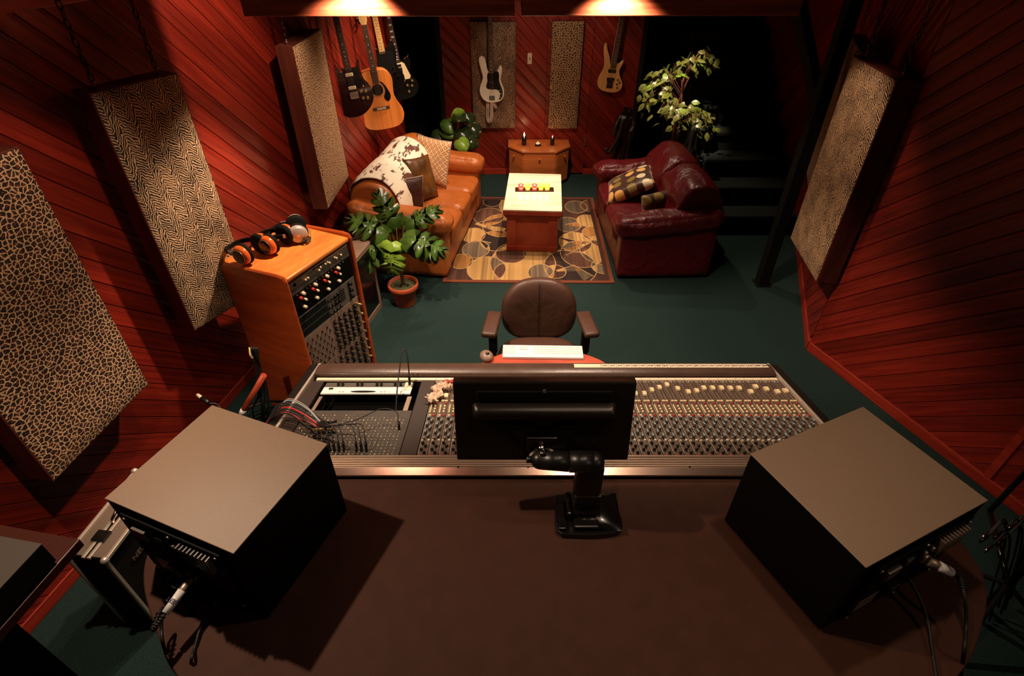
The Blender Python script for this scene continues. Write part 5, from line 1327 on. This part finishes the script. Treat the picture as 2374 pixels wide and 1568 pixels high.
# ficus
fo = Vector((1.70, 5.86, 0))
fic = thing('ficus_tree', 'tall leafy ficus tree behind the burgundy sofa', 'tree', fo)
m = MB(); m.lathe([(0, 0), (.12, 0), (.15, .24), (.16, .24), (.16, .28), (.14, .28), (0, .25)], 24); m.build('pot', BLKM, fic)
m = MB()
for k in range(3):
    m.tube(curve3([(.02 * math.cos(k * 2.1), .02 * math.sin(k * 2.1), .24), (.03 * math.cos(k * 2.1 + 1.5), .03 * math.sin(k * 2.1 + 1.5), .6), (.02 * math.cos(k * 2.1 + 3), .02 * math.sin(k * 2.1 + 3), 1.0), (.04 * math.cos(k * 2.1), .04 * math.sin(k * 2.1), 1.28)], 6), .009, 7)
m.build('trunk', TRUNK, fic)
fl = [leaf_mesh('ficus', .095, .070, .2, LEAFF), leaf_mesh('ficus', .082, .062, .35, LEAFF), leaf_mesh('ficus', .088, .066, .25, LEAFL)]
rg = random.Random(12); nleaf = 0
ends = []
for k in range(30):
    a = k * 2.4 + rg.uniform(-.3, .3); z = .84 + .62 * ((k * .618) % 1.0); rr = .40 * math.sqrt(max(.05, 1 - ((z - 1.08) / .48) ** 2)); zs = max(.7, min(1.34, z - .10))
    S_ = Vector((0, 0, zs)); mid = Vector((math.cos(a) * rr * .55, math.sin(a) * rr * .5, z + .07)); E = Vector((math.cos(a) * rr, math.sin(a) * rr * .85, z - rg.uniform(0, .08)))
    cv = curve3([S_, mid, E], 10); m = MB(); m.tube(cv, .0022, 5); m.build('branch', TRUNK, fic); ends.append((cv, E - S_))
# twig ends carry most leaves; leaves sit all along the twigs
while nleaf < 297:
    cv, D_ = ends[nleaf % len(ends)]; p = cv[rg.randint(4, len(cv) - 1)] + Vector((rg.uniform(-.06, .06), rg.uniform(-.06, .06), rg.uniform(-.07, .06)))
    d = (Vector((rg.uniform(-1, 1), rg.uniform(-1, .5), rg.uniform(-1.4, .1))).normalized() + D_.normalized() * .6).normalized()
    o = place_leaf(fl[0 if rg.random() < .5 else (1 if rg.random() < .85 else 2)], fic, p, p + d, (rg.uniform(-.7, .7), rg.uniform(-1, .3), .8)); o.modifiers.clear(); nleaf += 1

# ================================================================== guitars
HM = {}
def guitar(label, M, outline, thick, body_mat, neck_len, neck_mat, fret_mat, head='six', cat='guitar', name='electric_guitar', neck_from=.42, nfr=22, extra=None, inlay=True, w0=.056, w1=.044, neck_z=None):
    """local: x right, z up along the neck, front faces -y, z=0 at the bottom of the body"""
    t = thing(name, label, cat, M=M); HM[t.name] = M
    m = MB(); m.prism(outline, 0, thick, axis='y', bev=.0035, smooth=False); m.build('body', body_mat, t)
    z0, z1 = neck_from, neck_from + neck_len
    f = thick + .004
    m = MB(); m.prism([(-w0 / 2, z0), (w0 / 2, z0), (w1 / 2, z1), (-w1 / 2, z1)], thick - .012, f + .004, axis='y', bev=.003); nk = m.build('neck', neck_mat, t)
    m = MB(); m.prism([(-w0 / 2 + .001, z0 - .012), (w0 / 2 - .001, z0 - .012), (w1 / 2 - .001, z1), (-w1 / 2 + .001, z1)], f + .0041, f + .0085, axis='y'); fb = m.build('fretboard', fret_mat, nk)
    sc_ = neck_len * 1.55; m = MB(); zt_ = z1
    for k in range(1, nfr + 1):
        zz = zt_ - sc_ * (1 - 2 ** (-k / 12)) * (neck_len / (sc_ * (1 - 2 ** (-nfr / 12))))
        ww = w1 + (w0 - w1) * (z1 - zz) / (z1 - z0); m.box(-ww / 2 + .001, ww / 2 - .001, -f - .0100, -f - .0085, zz - .0009, zz + .0009)
    m.build('frets', WIRE, nk)
    if inlay:
        m = MB()
        for k in (3, 5, 7, 9, 12, 15, 17, 19, 21):
            if k > nfr: continue
            fk = lambda q: zt_ - sc_ * (1 - 2 ** (-q / 12)) * (neck_len / (sc_ * (1 - 2 ** (-nfr / 12))))
            zz = (fk(k) + fk(k - 1)) / 2
            if inlay == 'block': m.box(-w1 * .3, w1 * .3, -f - .0091, -f - .0085, zz - .006, zz + .006)
            else: m.cyl((0, -f - .0085, zz), (0, -f - .0092, zz), .0035, n=10)
        m.build('inlay', WHITE if inlay != 'dark' else BLKM, nk)
    hd = [(-w1 / 2, z1), (-w1 * .8, z1 + .03), (-w1 * .85, z1 + .15), (-w1 * .3, z1 + .175), (w1 * .5, z1 + .165), (w1 * .8, z1 + .14), (w1 * .75, z1 + .03), (w1 / 2, z1)]
    m = MB(); m.prism(hd, thick - .014, thick + .001, axis='y', bev=.002); h_ = m.build('headstock', neck_mat, t)
    m = MB()
    for k in range(3):
        for sx in (-1, 1): m.cyl((sx * w1 * .9, -thick + .006, z1 + .05 + k * .035), (sx * w1 * 1.25, -thick + .006, z1 + .05 + k * .035), .006, n=8)
    m.build('tuning_peg', CHROME, h_)
    return t, f
def plate(t, outline, y0, y1, mat, name='pickguard', lab=None, bev=0):
    m = MB(); m.prism(outline, y0, y1, axis='y', bev=bev); o = m.build(name, mat, t)
    if lab: o['label'] = lab
    return o
def trace(pts, cx, ybot, k, lean, kz=None):
    return [((x - (cx + (y - ybot) * lean)) * k, (ybot - y) * (kz or k)) for x, y in pts]
def strings(t, f, zb, zt_, n, w_):
    m = MB()
    for i in range(n):
        x = (i - (n - 1) / 2) * w_; m.cyl((x, -f - .012, zb), (x * .8, -f - .012, zt_), .0007, n=4, caps=False)
    m.build('strings', WIRE, t, kind='stuff')
def hook(t, z, y, depth):
    m = MB(); m.box(-.03, .03, 0, .02, z - .02, z + .05, bev=.004)
    if depth > .2:
        nloc = Matrix(HM[t.name]).to_3x3().inverted() @ Vector((-.985, .173, 0)); m.cyl((0, .01, z + .01), Vector((0, .01, z + .01)) + nloc * (depth - .012), .010, n=10)
    else: m.cyl((0, .01, z + .01), (0, depth, z + .01), .010, n=10)
    m.cyl((-.03, 0, z), (-.03, -.07, z + .005), .007, n=8); m.cyl((.03, 0, z), (.03, -.07, z + .005), .007, n=8); m.build('wall_hook', BLKM, t)
def facing(loc, az, roll=0.0, lean=0.0):
    # az: direction the front faces, measured from -Y towards +X
    return Matrix.Translation(loc) @ Matrix.Rotation(az, 4, 'Z') @ Matrix.Rotation(lean, 4, 'X') @ Matrix.Rotation(roll, 4, 'Y')
# white bass, back wall
wbp = trace([(435, 480), (465, 492), (480, 545), (492, 600), (520, 618), (548, 612), (575, 605), (592, 570), (605, 558), (618, 580), (612, 640), (604, 680), (618, 720), (634, 770), (632, 820), (610, 862), (570, 880), (510, 884), (465, 872), (432, 835), (416, 790), (420, 740), (440, 690), (446, 650), (434, 600), (420, 540), (418, 500)], 523, 884, .00123, 0, .00116)
Yg = 6.49; p = at_y(1140.5, 237, Yg)
t, f = guitar('white bass guitar with black pickguard on the faded zebra panel', facing((p.x, Yg + .02, p.z), 0), smoothloop(wbp, 3), .036, WHITEG, .62, ROSEW, ROSEW, neck_from=.315, nfr=20, name='bass_guitar', w0=.058, w1=.044)
pg = trace([(490, 622), (575, 605), (592, 640), (590, 680), (600, 720), (622, 780), (615, 840), (585, 860), (600, 810), (585, 775), (560, 765), (490, 762), (475, 735), (488, 690)], 523, 884, .00123, 0, .00116)
plate(t, smoothloop(pg, 2), .0362, .0385, BLKG)
m = MB(); m.box(-.03, .03, -.046, -.0386, .20, .222, bev=.002); m.box(-.0, .035, -.046, -.0386, .178, .20, bev=.002); m.build('pickup', BLK, t)
m = MB(); m.box(-.03, .035, -.048, -.0362, .03, .075, bev=.003); m.build('bridge', CHROME, t)
for x, z in ((.098, .135), (.103, .095), (.098, .06)): m = MB(); m.cyl((x, -.0386, z), (x, -.052, z), .009, n=12); m.build('knob', CHROME, t)
strings(t, .04, .05, .93, 4, .011)
m = MB()
def ribbon(m, pts, w_, th=.003):
    cv = curve3(pts, 8)
    for a_, b_ in zip(cv, cv[1:]):
        d = b_ - a_; m.box(-d.length * .54, d.length * .54, -w_ / 2, w_ / 2, -th / 2, th / 2, M=basis((a_ + b_) / 2, d, (1, 0, 0) if abs(d.normalized().x) < .9 else (0, 0, 1)))
ribbon(m, [(-.045, -.01, .02), (-.05, -.012, -.08), (-.052, -.014, -.17), (-.03, -.02, -.215), (-.01, -.03, -.17), (-.004, -.032, -.08), (-.002, -.03, .0)], .036); ribbon(m, [(.012, -.02, 0), (.03, -.02, -.03), (.045, -.022, -.06)], .028); m.build('strap', STRAP, t)
m = MB()
for k in range(7): m.box(-.062, -.04, -.0175, -.0165, -.18 + k * .018, -.176 + k * .018)
m.build('strap_holes', GREYP, t)
# natural bass, back wall
nb = trace([(1485, 380), (1500, 430), (1525, 500), (1537, 568), (1560, 572), (1580, 545), (1615, 540), (1648, 510), (1640, 550), (1620, 600), (1630, 650), (1655, 700), (1655, 740), (1630, 780), (1580, 797), (1530, 797), (1470, 785), (1435, 750), (1432, 700), (1450, 650), (1478, 590), (1480, 530), (1470, 460), (1468, 410)], 1535, 797, .00122, -.11, .00116)
Yn = 6.53; p = at_y(1410, 213, Yn)
t, f = guitar('natural light wood bass guitar hanging right of the leopard door panel', facing((p.x, Yn + .02, p.z), 0, R(5)), smoothloop(nb, 3), .034, NATB, .62, MAPLE, ROSEW, neck_from=.26, nfr=24, name='bass_guitar', w0=.062, w1=.048)
m = MB(); m.box(-.045, .038, -.044, -.0342, .20, .235, bev=.003); m.build('pickup', BLK, t)
m = MB(); m.box(-.045, .038, -.044, -.0342, .115, .15, bev=.003); m.build('pickup', BLK, t)
m = MB(); m.box(-.035, .03, -.046, -.0342, .045, .11, bev=.003); m.build('bridge', BLKG, t)
for x, z in ((.075, .09), (.10, .11), (.075, .135), (.085, .055)): m = MB(); m.cyl((x, -.0342, z), (x, -.048, z), .008, n=12); m.build('knob', BLKG, t)
strings(t, .038, .07, .9, 5, .011); hook(t, .90, 0, .075)
# four guitars on the left wall
def wallpt(ratio, off):     # plan point on the second left-wall run seen at X/Y=ratio, pushed off the wall
    s_ = (LW2[0] - LW1[0]) / (LW2[1] - LW1[1]); Y_ = (LW1[0] - s_ * LW1[1]) / (ratio - s_); X_ = ratio * Y_
    k = (Y_ - off) / Y_
    return Vector((X_ * k, Y_ * k, 0))
AZ = R(20)
def at_pt(px, py, P_): d = ray(px, py); k = P_.y / d.y; return Vector((d.x * k, P_.y, CAMH + d.z * k))
b1 = trace([(100, 590), (122, 620), (165, 700), (205, 775), (245, 805), (290, 800), (345, 800), (380, 790), (402, 745), (415, 690), (434, 705), (440, 800), (470, 900), (520, 960), (560, 1060), (555, 1150), (510, 1220), (430, 1280), (340, 1298), (250, 1285), (180, 1230), (145, 1150), (140, 1060), (165, 960), (170, 870), (130, 760), (85, 670), (85, 620)], 372, 1298, .00072, .13)
G1 = wallpt(-.262, .30); p = at_pt(831, 268, G1)
t, f = guitar('dark burgundy double-horned electric guitar, leftmost on the left wall', facing(p, AZ, R(-4)), smoothloop(b1, 3), .042, BURG, .50, ROSEW, ROSEW, neck_from=.38, nfr=24)
plate(t, smoothloop(trace([(230, 755), (270, 770), (340, 765), (425, 775), (420, 860), (470, 940), (440, 980), (390, 1000), (330, 1035), (280, 1010), (268, 930), (265, 860)], 372, 1298, .00072, .13), 2), .0425, .0445, BLKG)
for z in (.335, .235): m = MB(); m.box(-.032 - .0, .030, -.054, -.045, z - .013, z + .013, bev=.005); m.build('pickup', CREAM, t)
m = MB(); m.box(-.035, .035, -.056, -.0425, .15, .20, bev=.003); m.build('bridge', STEEL, t)
for x, z in ((.062, .20), (.10, .195), (.068, .145), (.105, .14)): m = MB(); m.cyl((x, -.0425, z), (x, -.060, z), .013, .011, n=16); m.build('knob', GOLD, t)
m = MB(); m.sph((.088, -.046, .235), .009, 10); m.sph((-.105, -.03, .49), .006, 8); m.sph((.075, -.03, .41), .006, 8); m.build('hardware', CHROME, t)
strings(t, .046, .17, .88, 6, .008); hook(t, .90, 0, .30)
# acoustic
def dread(s=1.0):
    h = [(0, 0), (.10, .006), (.165, .035), (.195, .10), (.190, .16), (.160, .22), (.137, .285), (.140, .35), (.146, .41), (.135, .46), (.10, .495), (.05, .508), (0, .51)]
    r_ = [(x * s, z * s) for x, z in h]; return r_ + [(-x, z) for x, z in r_[-2:0:-1]]
G2 = wallpt(-.229, .27); p = at_pt(890, 292, G2)
t, f = guitar('natural acoustic guitar with orange top and round sound hole', facing(p, AZ, R(-4)), smoothloop(dread(), 3), .10, SPRUCE, .36, MAPLE, ROSEW, neck_from=.50, nfr=14, name='acoustic_guitar', w0=.056)
m = MB(); m.prism([(-.027, .40), (.027, .40), (.028, .50), (-.028, .50)], .101, .107, axis='y'); m.build('fretboard_end', ROSEW, t)
m = MB()
for k in range(7): m.box(-.026, .026, -.1085, -.107, .405 + k * .0135, .4065 + k * .0135)
m.build('frets', WIRE, t, kind='stuff')
circ_ = lambda r, cz, n=28: [(r * math.cos(2 * math.pi * k / n), cz + r * math.sin(2 * math.pi * k / n)) for k in range(n)]
m = MB(); m.prism(circ_(.062, .345), .1002, .1008, axis='y'); m.build('rosette', TAUPE, t); m = MB(); m.prism(circ_(.056, .345), .1009, .1012, axis='y'); m.build('rosette', SPRUCE, t)
m = MB(); m.prism(circ_(.050, .345), .1013, .1018, axis='y'); m.build('sound_hole', BLKM, t)
m = MB(); m.prism(smoothloop([(.03, .41), (.055, .40), (.085, .35), (.105, .29), (.09, .245), (.06, .245), (.045, .28), (.066, .33), (.055, .38)], 3), .1012, .1025, axis='y'); m.build('pickguard', BLKG, t)
m = MB(); m.box(-.075, .075, -.108, -.1, .175, .20, bev=.003); m.build('bridge', ROSEW, t); m = MB(); m.box(-.04, .04, -.112, -.108, .19, .194); m.box(-.04, .04, -.112, -.108, .18, .184); m.build('saddle', IVORY, t)
strings(t, .10, .185, .86, 6, .009); hook(t, .87, 0, .27)
# black electric behind the acoustic
b3 = [(0, 0), (.10, .01), (.155, .06), (.16, .12), (.12, .19), (.115, .25), (.13, .32), (.12, .40), (.10, .43), (.075, .40), (.045, .37), (-.04, .375), (-.08, .41), (-.13, .42), (-.145, .35), (-.12, .27), (-.125, .19), (-.16, .12), (-.155, .06), (-.10, .01)]
G3 = wallpt(-.207, .20); p = at_pt(903, 208, G3)
t, f = guitar('black electric guitar with pale maple neck, partly behind the acoustic', facing(p, AZ, R(-5)), smoothloop(b3, 3), .042, BLKG, .46, MAPLE, MAPLE, neck_from=.36, nfr=21, inlay='dark')
plate(t, smoothloop([(-.09, .33), (.06, .345), (.10, .30), (.09, .2), (.06, .14), (-.03, .17), (-.10, .25)], 2), .0425, .0445, BLKM)
m = MB(); m.box(-.03, .03, -.052, -.0425, .33, .352, bev=.002); m.build('neck_pickup', CHROME, t)
for x, z in ((.09, .16), (.11, .12), (.075, .20)): m = MB(); m.cyl((x, -.0425, z), (x, -.058, z), .010, n=12); m.build('knob', CHROME, t)
hook(t, .84, 0, .20001)
# black single-cut
b4 = [(0, 0), (.10, .012), (.16, .07), (.165, .14), (.12, .21), (.112, .27), (.13, .33), (.125, .37), (.10, .385), (.085, .36), (.06, .345), (.035, .37), (-.03, .40), (-.09, .41), (-.14, .37), (-.145, .30), (-.115, .24), (-.125, .19), (-.165, .13), (-.155, .06), (-.10, .012)]
G4 = wallpt(-.1865, .30); p = at_pt(936, 228, G4)
t, f = guitar('black guitar with cream pickguard and gold knobs, rightmost on the left wall', facing(p, AZ, R(-5)), smoothloop(b4, 3), .045, BLKG, .46, ROSEW, ROSEW, neck_from=.36, nfr=22, inlay='block')
plate(t, [(.035, .35), (.065, .33), (.105, .21), (.095, .185), (.03, .185), (.035, .27)], .0455, .048, CREAM)
for z in (.32, .215): m = MB(); m.box(-.045, .042, -.055, -.0455, z - .022, z + .022, bev=.003); o = m.build('pickup_ring', CREAM, t); m = MB(); m.box(-.034, .031, -.058, -.0551, z - .014, z + .014, bev=.002); m.build('pickup', CHROME, o)
m = MB(); m.box(-.04, .04, -.056, -.0455, .165, .178, bev=.002); m.build('bridge', CHROME, t)
for x, z in ((.055, .13), (.10, .12), (.06, .07), (.11, .165)): m = MB(); m.cyl((x, -.0455, z), (x, -.061, z), .011, n=14); m.build('knob', GOLD, t)
m = MB(); m.tube(curve3([(.06, -.03, .36), (.10, -.04, .38), (.12, -.05, .40)], 4), .004, 6); m.build('strap_hook', CHROME, t)
strings(t, .049, .17, .84, 6, .008); hook(t, .84, 0, .30)

# ================================================================== statue
so = Vector((1.225, 6.22, 0))
stt = thing('carved_statue', 'slim black carved figure statue beside the dark stairway opening', 'statue', so)
vs_ = [(0, 0, .60), (.0, 0, .72), (.03, 0, .82), (.035, 0, .90), (-.05, .02, .80), (-.09, -.03, .70), (-.10, -.06, .60), (.09, .0, .80), (.11, -.02, .70), (.06, -.06, .64), (-.04, 0, .50), (-.07, -.02, .32), (-.08, 0, .06), (.04, 0, .50), (.03, .02, .30), (.05, .0, .06), (-.10, -.05, .02), (.06, -.06, .02)]
ed = [(0, 1), (1, 2), (2, 3), (1, 4), (4, 5), (5, 6), (1, 7), (7, 8), (8, 9), (0, 10), (10, 11), (11, 12), (0, 13), (13, 14), (14, 15), (12, 16), (15, 17)]
rad = [.065, .07, .035, .05, .035, .028, .02, .035, .028, .02, .045, .035, .025, .045, .035, .025, .03, .03]
me = bpy.data.meshes.new('figure'); me.from_pydata(vs_, ed, []); o = bpy.data.objects.new('figure', me); COL.objects.link(o); o.parent = stt; me.materials.append(DARKWOOD)
sk = o.modifiers.new('skin', 'SKIN')
for i, v in enumerate(me.skin_vertices[0].data): v.radius = (rad[i], rad[i])
me.skin_vertices[0].data[0].use_root = True
ss = o.modifiers.new('sub', 'SUBSURF'); ss.levels = 2; ss.render_levels = 2
m = MB(); m.cyl((0, 0, 0), (0, 0, .03), .16, .15, n=24); m.build('base', DARKWOOD, stt)
m = MB(); m.tube(curve3([(-.02, -.08, .80), (-.05, -.10, .66), (-.10, -.10, .52), (-.15, -.09, .44), (-.18, -.07, .48)], 6), [.008 + .0009 * i for i in range(25)], 8); m.build('horn', DARKWOOD, stt)

# ================================================================== left foreground: flight case and stand with dark box
fcM = basis(at_z(200, 1295, .56), at_z(262, 1185, .56) - at_z(200, 1295, .56), at_z(150, 1250, .56) - at_z(205, 1300, .56))
c1, c2, c3 = at_z(192, 1283, .56), at_z(243, 1300, .56), at_z(305, 1218, .56)
ux = (c3 - c2).normalized(); M = basis((c2.x, c2.y, 0.0), ux, Vector((-ux.y, ux.x, 0)))
fc = thing('flight_case', 'black flight case with silver edges and handle under the left speaker', 'case', M=M)
Lc, Wc, Hc = .42, .17, .56
m = MB(); m.box(.006, Lc - .006, .006, Wc - .006, .004, Hc - .004); m.build('shell', BLKM, fc)
m = MB()
for y in (0, Wc / 2 - .012, Wc / 2 + .012, Wc):
    m.box(0, Lc, y - .007, y + .007, Hc - .012, Hc + (.004 if y in (0, Wc) else .001), bev=.002)
for x in (0, Lc):
    for y in (0, Wc): m.box(x - .007, x + .007, y - .007, y + .007, 0, Hc, bev=.002)
m.box(0, Lc, -.007, .007, 0, .02, bev=.002); m.build('edge_extrusion', ALU, fc)
m = MB(); m.box(.01, Lc - .01, .008, Wc / 2 - .02, Hc - .004, Hc - .001); m.box(.01, Lc - .01, Wc / 2 + .02, Wc - .008, Hc - .004, Hc - .001); m.build('top_skin', STEELD, fc)
for x, y in ((0, 0), (0, Wc), (Lc, 0), (Lc, Wc)):
    m = MB(); m.sph((x, y, Hc), .016, 12); m.build('corner_cap', ALU, fc)
m = MB(); m.box(.07, .12, Wc / 2 - .03, Wc / 2 + .03, Hc, Hc + .010, bev=.003); m.build('latch', BLKG, fc)
m = MB(); m.tube(curve3([(.16, Wc / 2, Hc + .004), (.17, Wc / 2 - .01, Hc + .03), (.24, Wc / 2 - .01, Hc + .045), (.31, Wc / 2 - .01, Hc + .03), (.32, Wc / 2, Hc + .004)], 5), .008, 8); m.build('handle', CHROME, fc)
fi = M.inverted(); ro = fi @ Vector((0, 0, CAMH)); rdn = fi.to_3x3() @ ray(327, 1274); kk = -ro.y / rdn.y; hp_ = ro + rdn * kk
tm = basis((hp_.x, -.0005, hp_.z), (1, 0, 0), (0, 0, 1)); text_mesh('NEUM', .036, 'lettering', TAUPE, fc, tm)
# stand and box at the lower left
a0, a1, a2 = at_z(185, 1250, 1.0), at_z(0, 1460, 1.0), at_z(0, 1232, 1.0)
ux = (a1 - a0).normalized(); M = basis((a0.x, a0.y, 0), ux, Vector((-ux.y, ux.x, 0)))
if (M.to_3x3() @ Vector((0, 1, 0))).x > 0: M = basis((a0.x, a0.y, 0), ux, Vector((ux.y, -ux.x, 0)))
sdk = thing('side_stand', 'dark brown stand top in the lower left corner', 'stand', M=basis((a0.x, a0.y, 0), -ux, Vector((ux.y, -ux.x, 0))))
# local x runs back towards the corner (negative along the visible edge), y away to the left
MI = sdk.matrix_world.copy()
MAROON = plain('maroon_laminate', (.07, .017, .010), .4, coat=.1)
yd = 1 if (MI.to_3x3() @ Vector((0, 1, 0))).x < 0 else -1
m = MB(); m.box(-.75, 0, *sorted((0, yd * .45)), .965, 1.0, bev=.003); m.build('top', MAROON, sdk)
m = MB(); m.box(-.74, -.24, *sorted((yd * .04, yd * .44)), .004, .964, bev=.003); m.build('body', BLKM, sdk)
b0 = at_z(98, 1262, 1.10)
bx = thing('dark_amplifier', 'dark box with charcoal top standing on the lower left stand', 'amplifier', M=basis((b0.x, b0.y, 1.0005), -ux, Vector((ux.y, -ux.x, 0))))
m = MB(); m.box(-.6, 0, *sorted((0, yd * .36)), .012, .10, bev=.004); m.build('case', BLKM, bx)
m = MB(); m.box(-.6, 0.0, *sorted((0, yd * .36)), .1001, .1025, bev=.001, seg=1); m.build('top_plate', GREYP, bx)
for x in (-.55, -.05):
    for y in (.04, .32):
        m = MB(); m.cyl((x, yd * y, 0), (x, yd * y, .012), .015, n=12); m.build('foot', RUB, bx)
# ================================================================== right edge stand with cables
q0 = at_z(2340, 1270, .55)
ks = thing('cable_stand', 'dark metal stand with plugs and cables at the right edge', 'stand', (q0.x + .12, q0.y - .02, 0))
o = Vector(ks.location)
m = MB(); m.cyl((0, 0, 0.02), (0, 0, .95), .014, n=10); m.build('pole', BLKM, ks)
for k in range(3):
    a = R(100 + 120 * k); m = MB(); m.cyl((0, 0, .30), (.3 * math.cos(a), .3 * math.sin(a), .012), .011, n=8); m.build('leg', BLKM, ks)
m = MB(); A = at_z(2295, 1185, .30) - o; B = at_z(2374, 1100, .62) - o; m.cyl(A, B + (B - A) * .5, .012, n=12); m.cyl(A, (0, 0, .30), .012, n=12); m.build('boom', BLKG, ks)
m = MB(); rg = random.Random(9)
for k in range(7):
    a = at_z(2300 + rg.uniform(-10, 60), 1215 + rg.uniform(-5, 60), .5) - o; m.use(RUB); m.tube(curve3([a, a + Vector((.06, .03, .05)), a + Vector((.12, .0, -.1)), a + Vector((.16, -.1, -.45))], 6), .0045, 6)
    m.use(CHROME if k % 2 else BLKG); d = Vector((-.04, -.02, -.015)); m.cyl(a, a + d, .006, n=8)
m.build('hanging_plugs', None, ks, kind='stuff')
# microphone stand parts and cables behind the rack
q = at_z(560, 950, .42)
t = thing('boom_tube', 'reddish tube with a pale band leaning behind the left speaker', 'tube', at_z(545, 985, .30))
o = Vector(t.location); e = at_z(612, 870, .62) - o
m = MB(); m.cyl((0, 0, 0), e, .016, n=14); m.build('tube', REDW, t)
m = MB(); m.cyl(e * .22, e * .32, .0168, n=14); m.build('band', WHITE, t)
m = MB(); m.cyl((0, 0, 0), (-.02, .0, -.30 + .005), .012, n=10); m.build('stem', BLKM, t)
t = thing('jack_lead', 'black cable end with pale tip sticking out over the left speaker', 'cable', at_z(458, 916, .62)); o = Vector(t.location)
m = MB(); d1 = at_z(480, 932, .62) - o; m.cyl((0, 0, 0), d1 * .5, .009, n=10); m.build('tip', IVORY, t)
m = MB(); m.cyl(d1 * .5, d1 * 1.2, .014, .010, n=12); m.build('plug', BLK, t)
m = MB(); m.tube(curve3([d1 * 1.2, at_z(505, 940, .60) - o, at_z(530, 975, .5) - o, at_z(560, 1010, .1) - o], 6), .005, 7); m.build('cord', RUB, t)
t = thing('cable_tangle', 'tangle of dark cables hanging down behind the rack side', 'cables', at_z(600, 900, .40)); o = Vector(t.location)
m = MB(); rg = random.Random(2); m.use(RUB)
for k in range(9):
    x0 = 580 + k * 2; m.tube(curve3([at_z(x0, 806, .78) - o, at_z(x0 + 6 + rg.uniform(-4, 6), 850, .66) - o, at_z(x0 + 16 + rg.uniform(-8, 8), 905, .5) - o, at_z(x0 + 20 + rg.uniform(-16, 16), 950, .35) - o, at_z(x0 + 40 + rg.uniform(-30, 30), 985, .05) - o], 6), .005, 6)
m.build('cords', None, t, kind='stuff')
m = MB()
for k in range(3):
    c = at_z(610 + k * 6, 965, .12 + .03 * k) - o; m.tube([c + Vector((.16 * math.cos(a * .3), .13 * math.sin(a * .3), 0)) for a in range(21)], .007, 7, close=True)
m.build('coil', BLKG, t)
m = MB(); m.tube(curve3([at_z(578, 806, .80) - o, at_z(580, 822, .78) - o, at_z(586, 832, .76) - o], 5), .006, 7); m.build('orange_lead', GOLD, t)
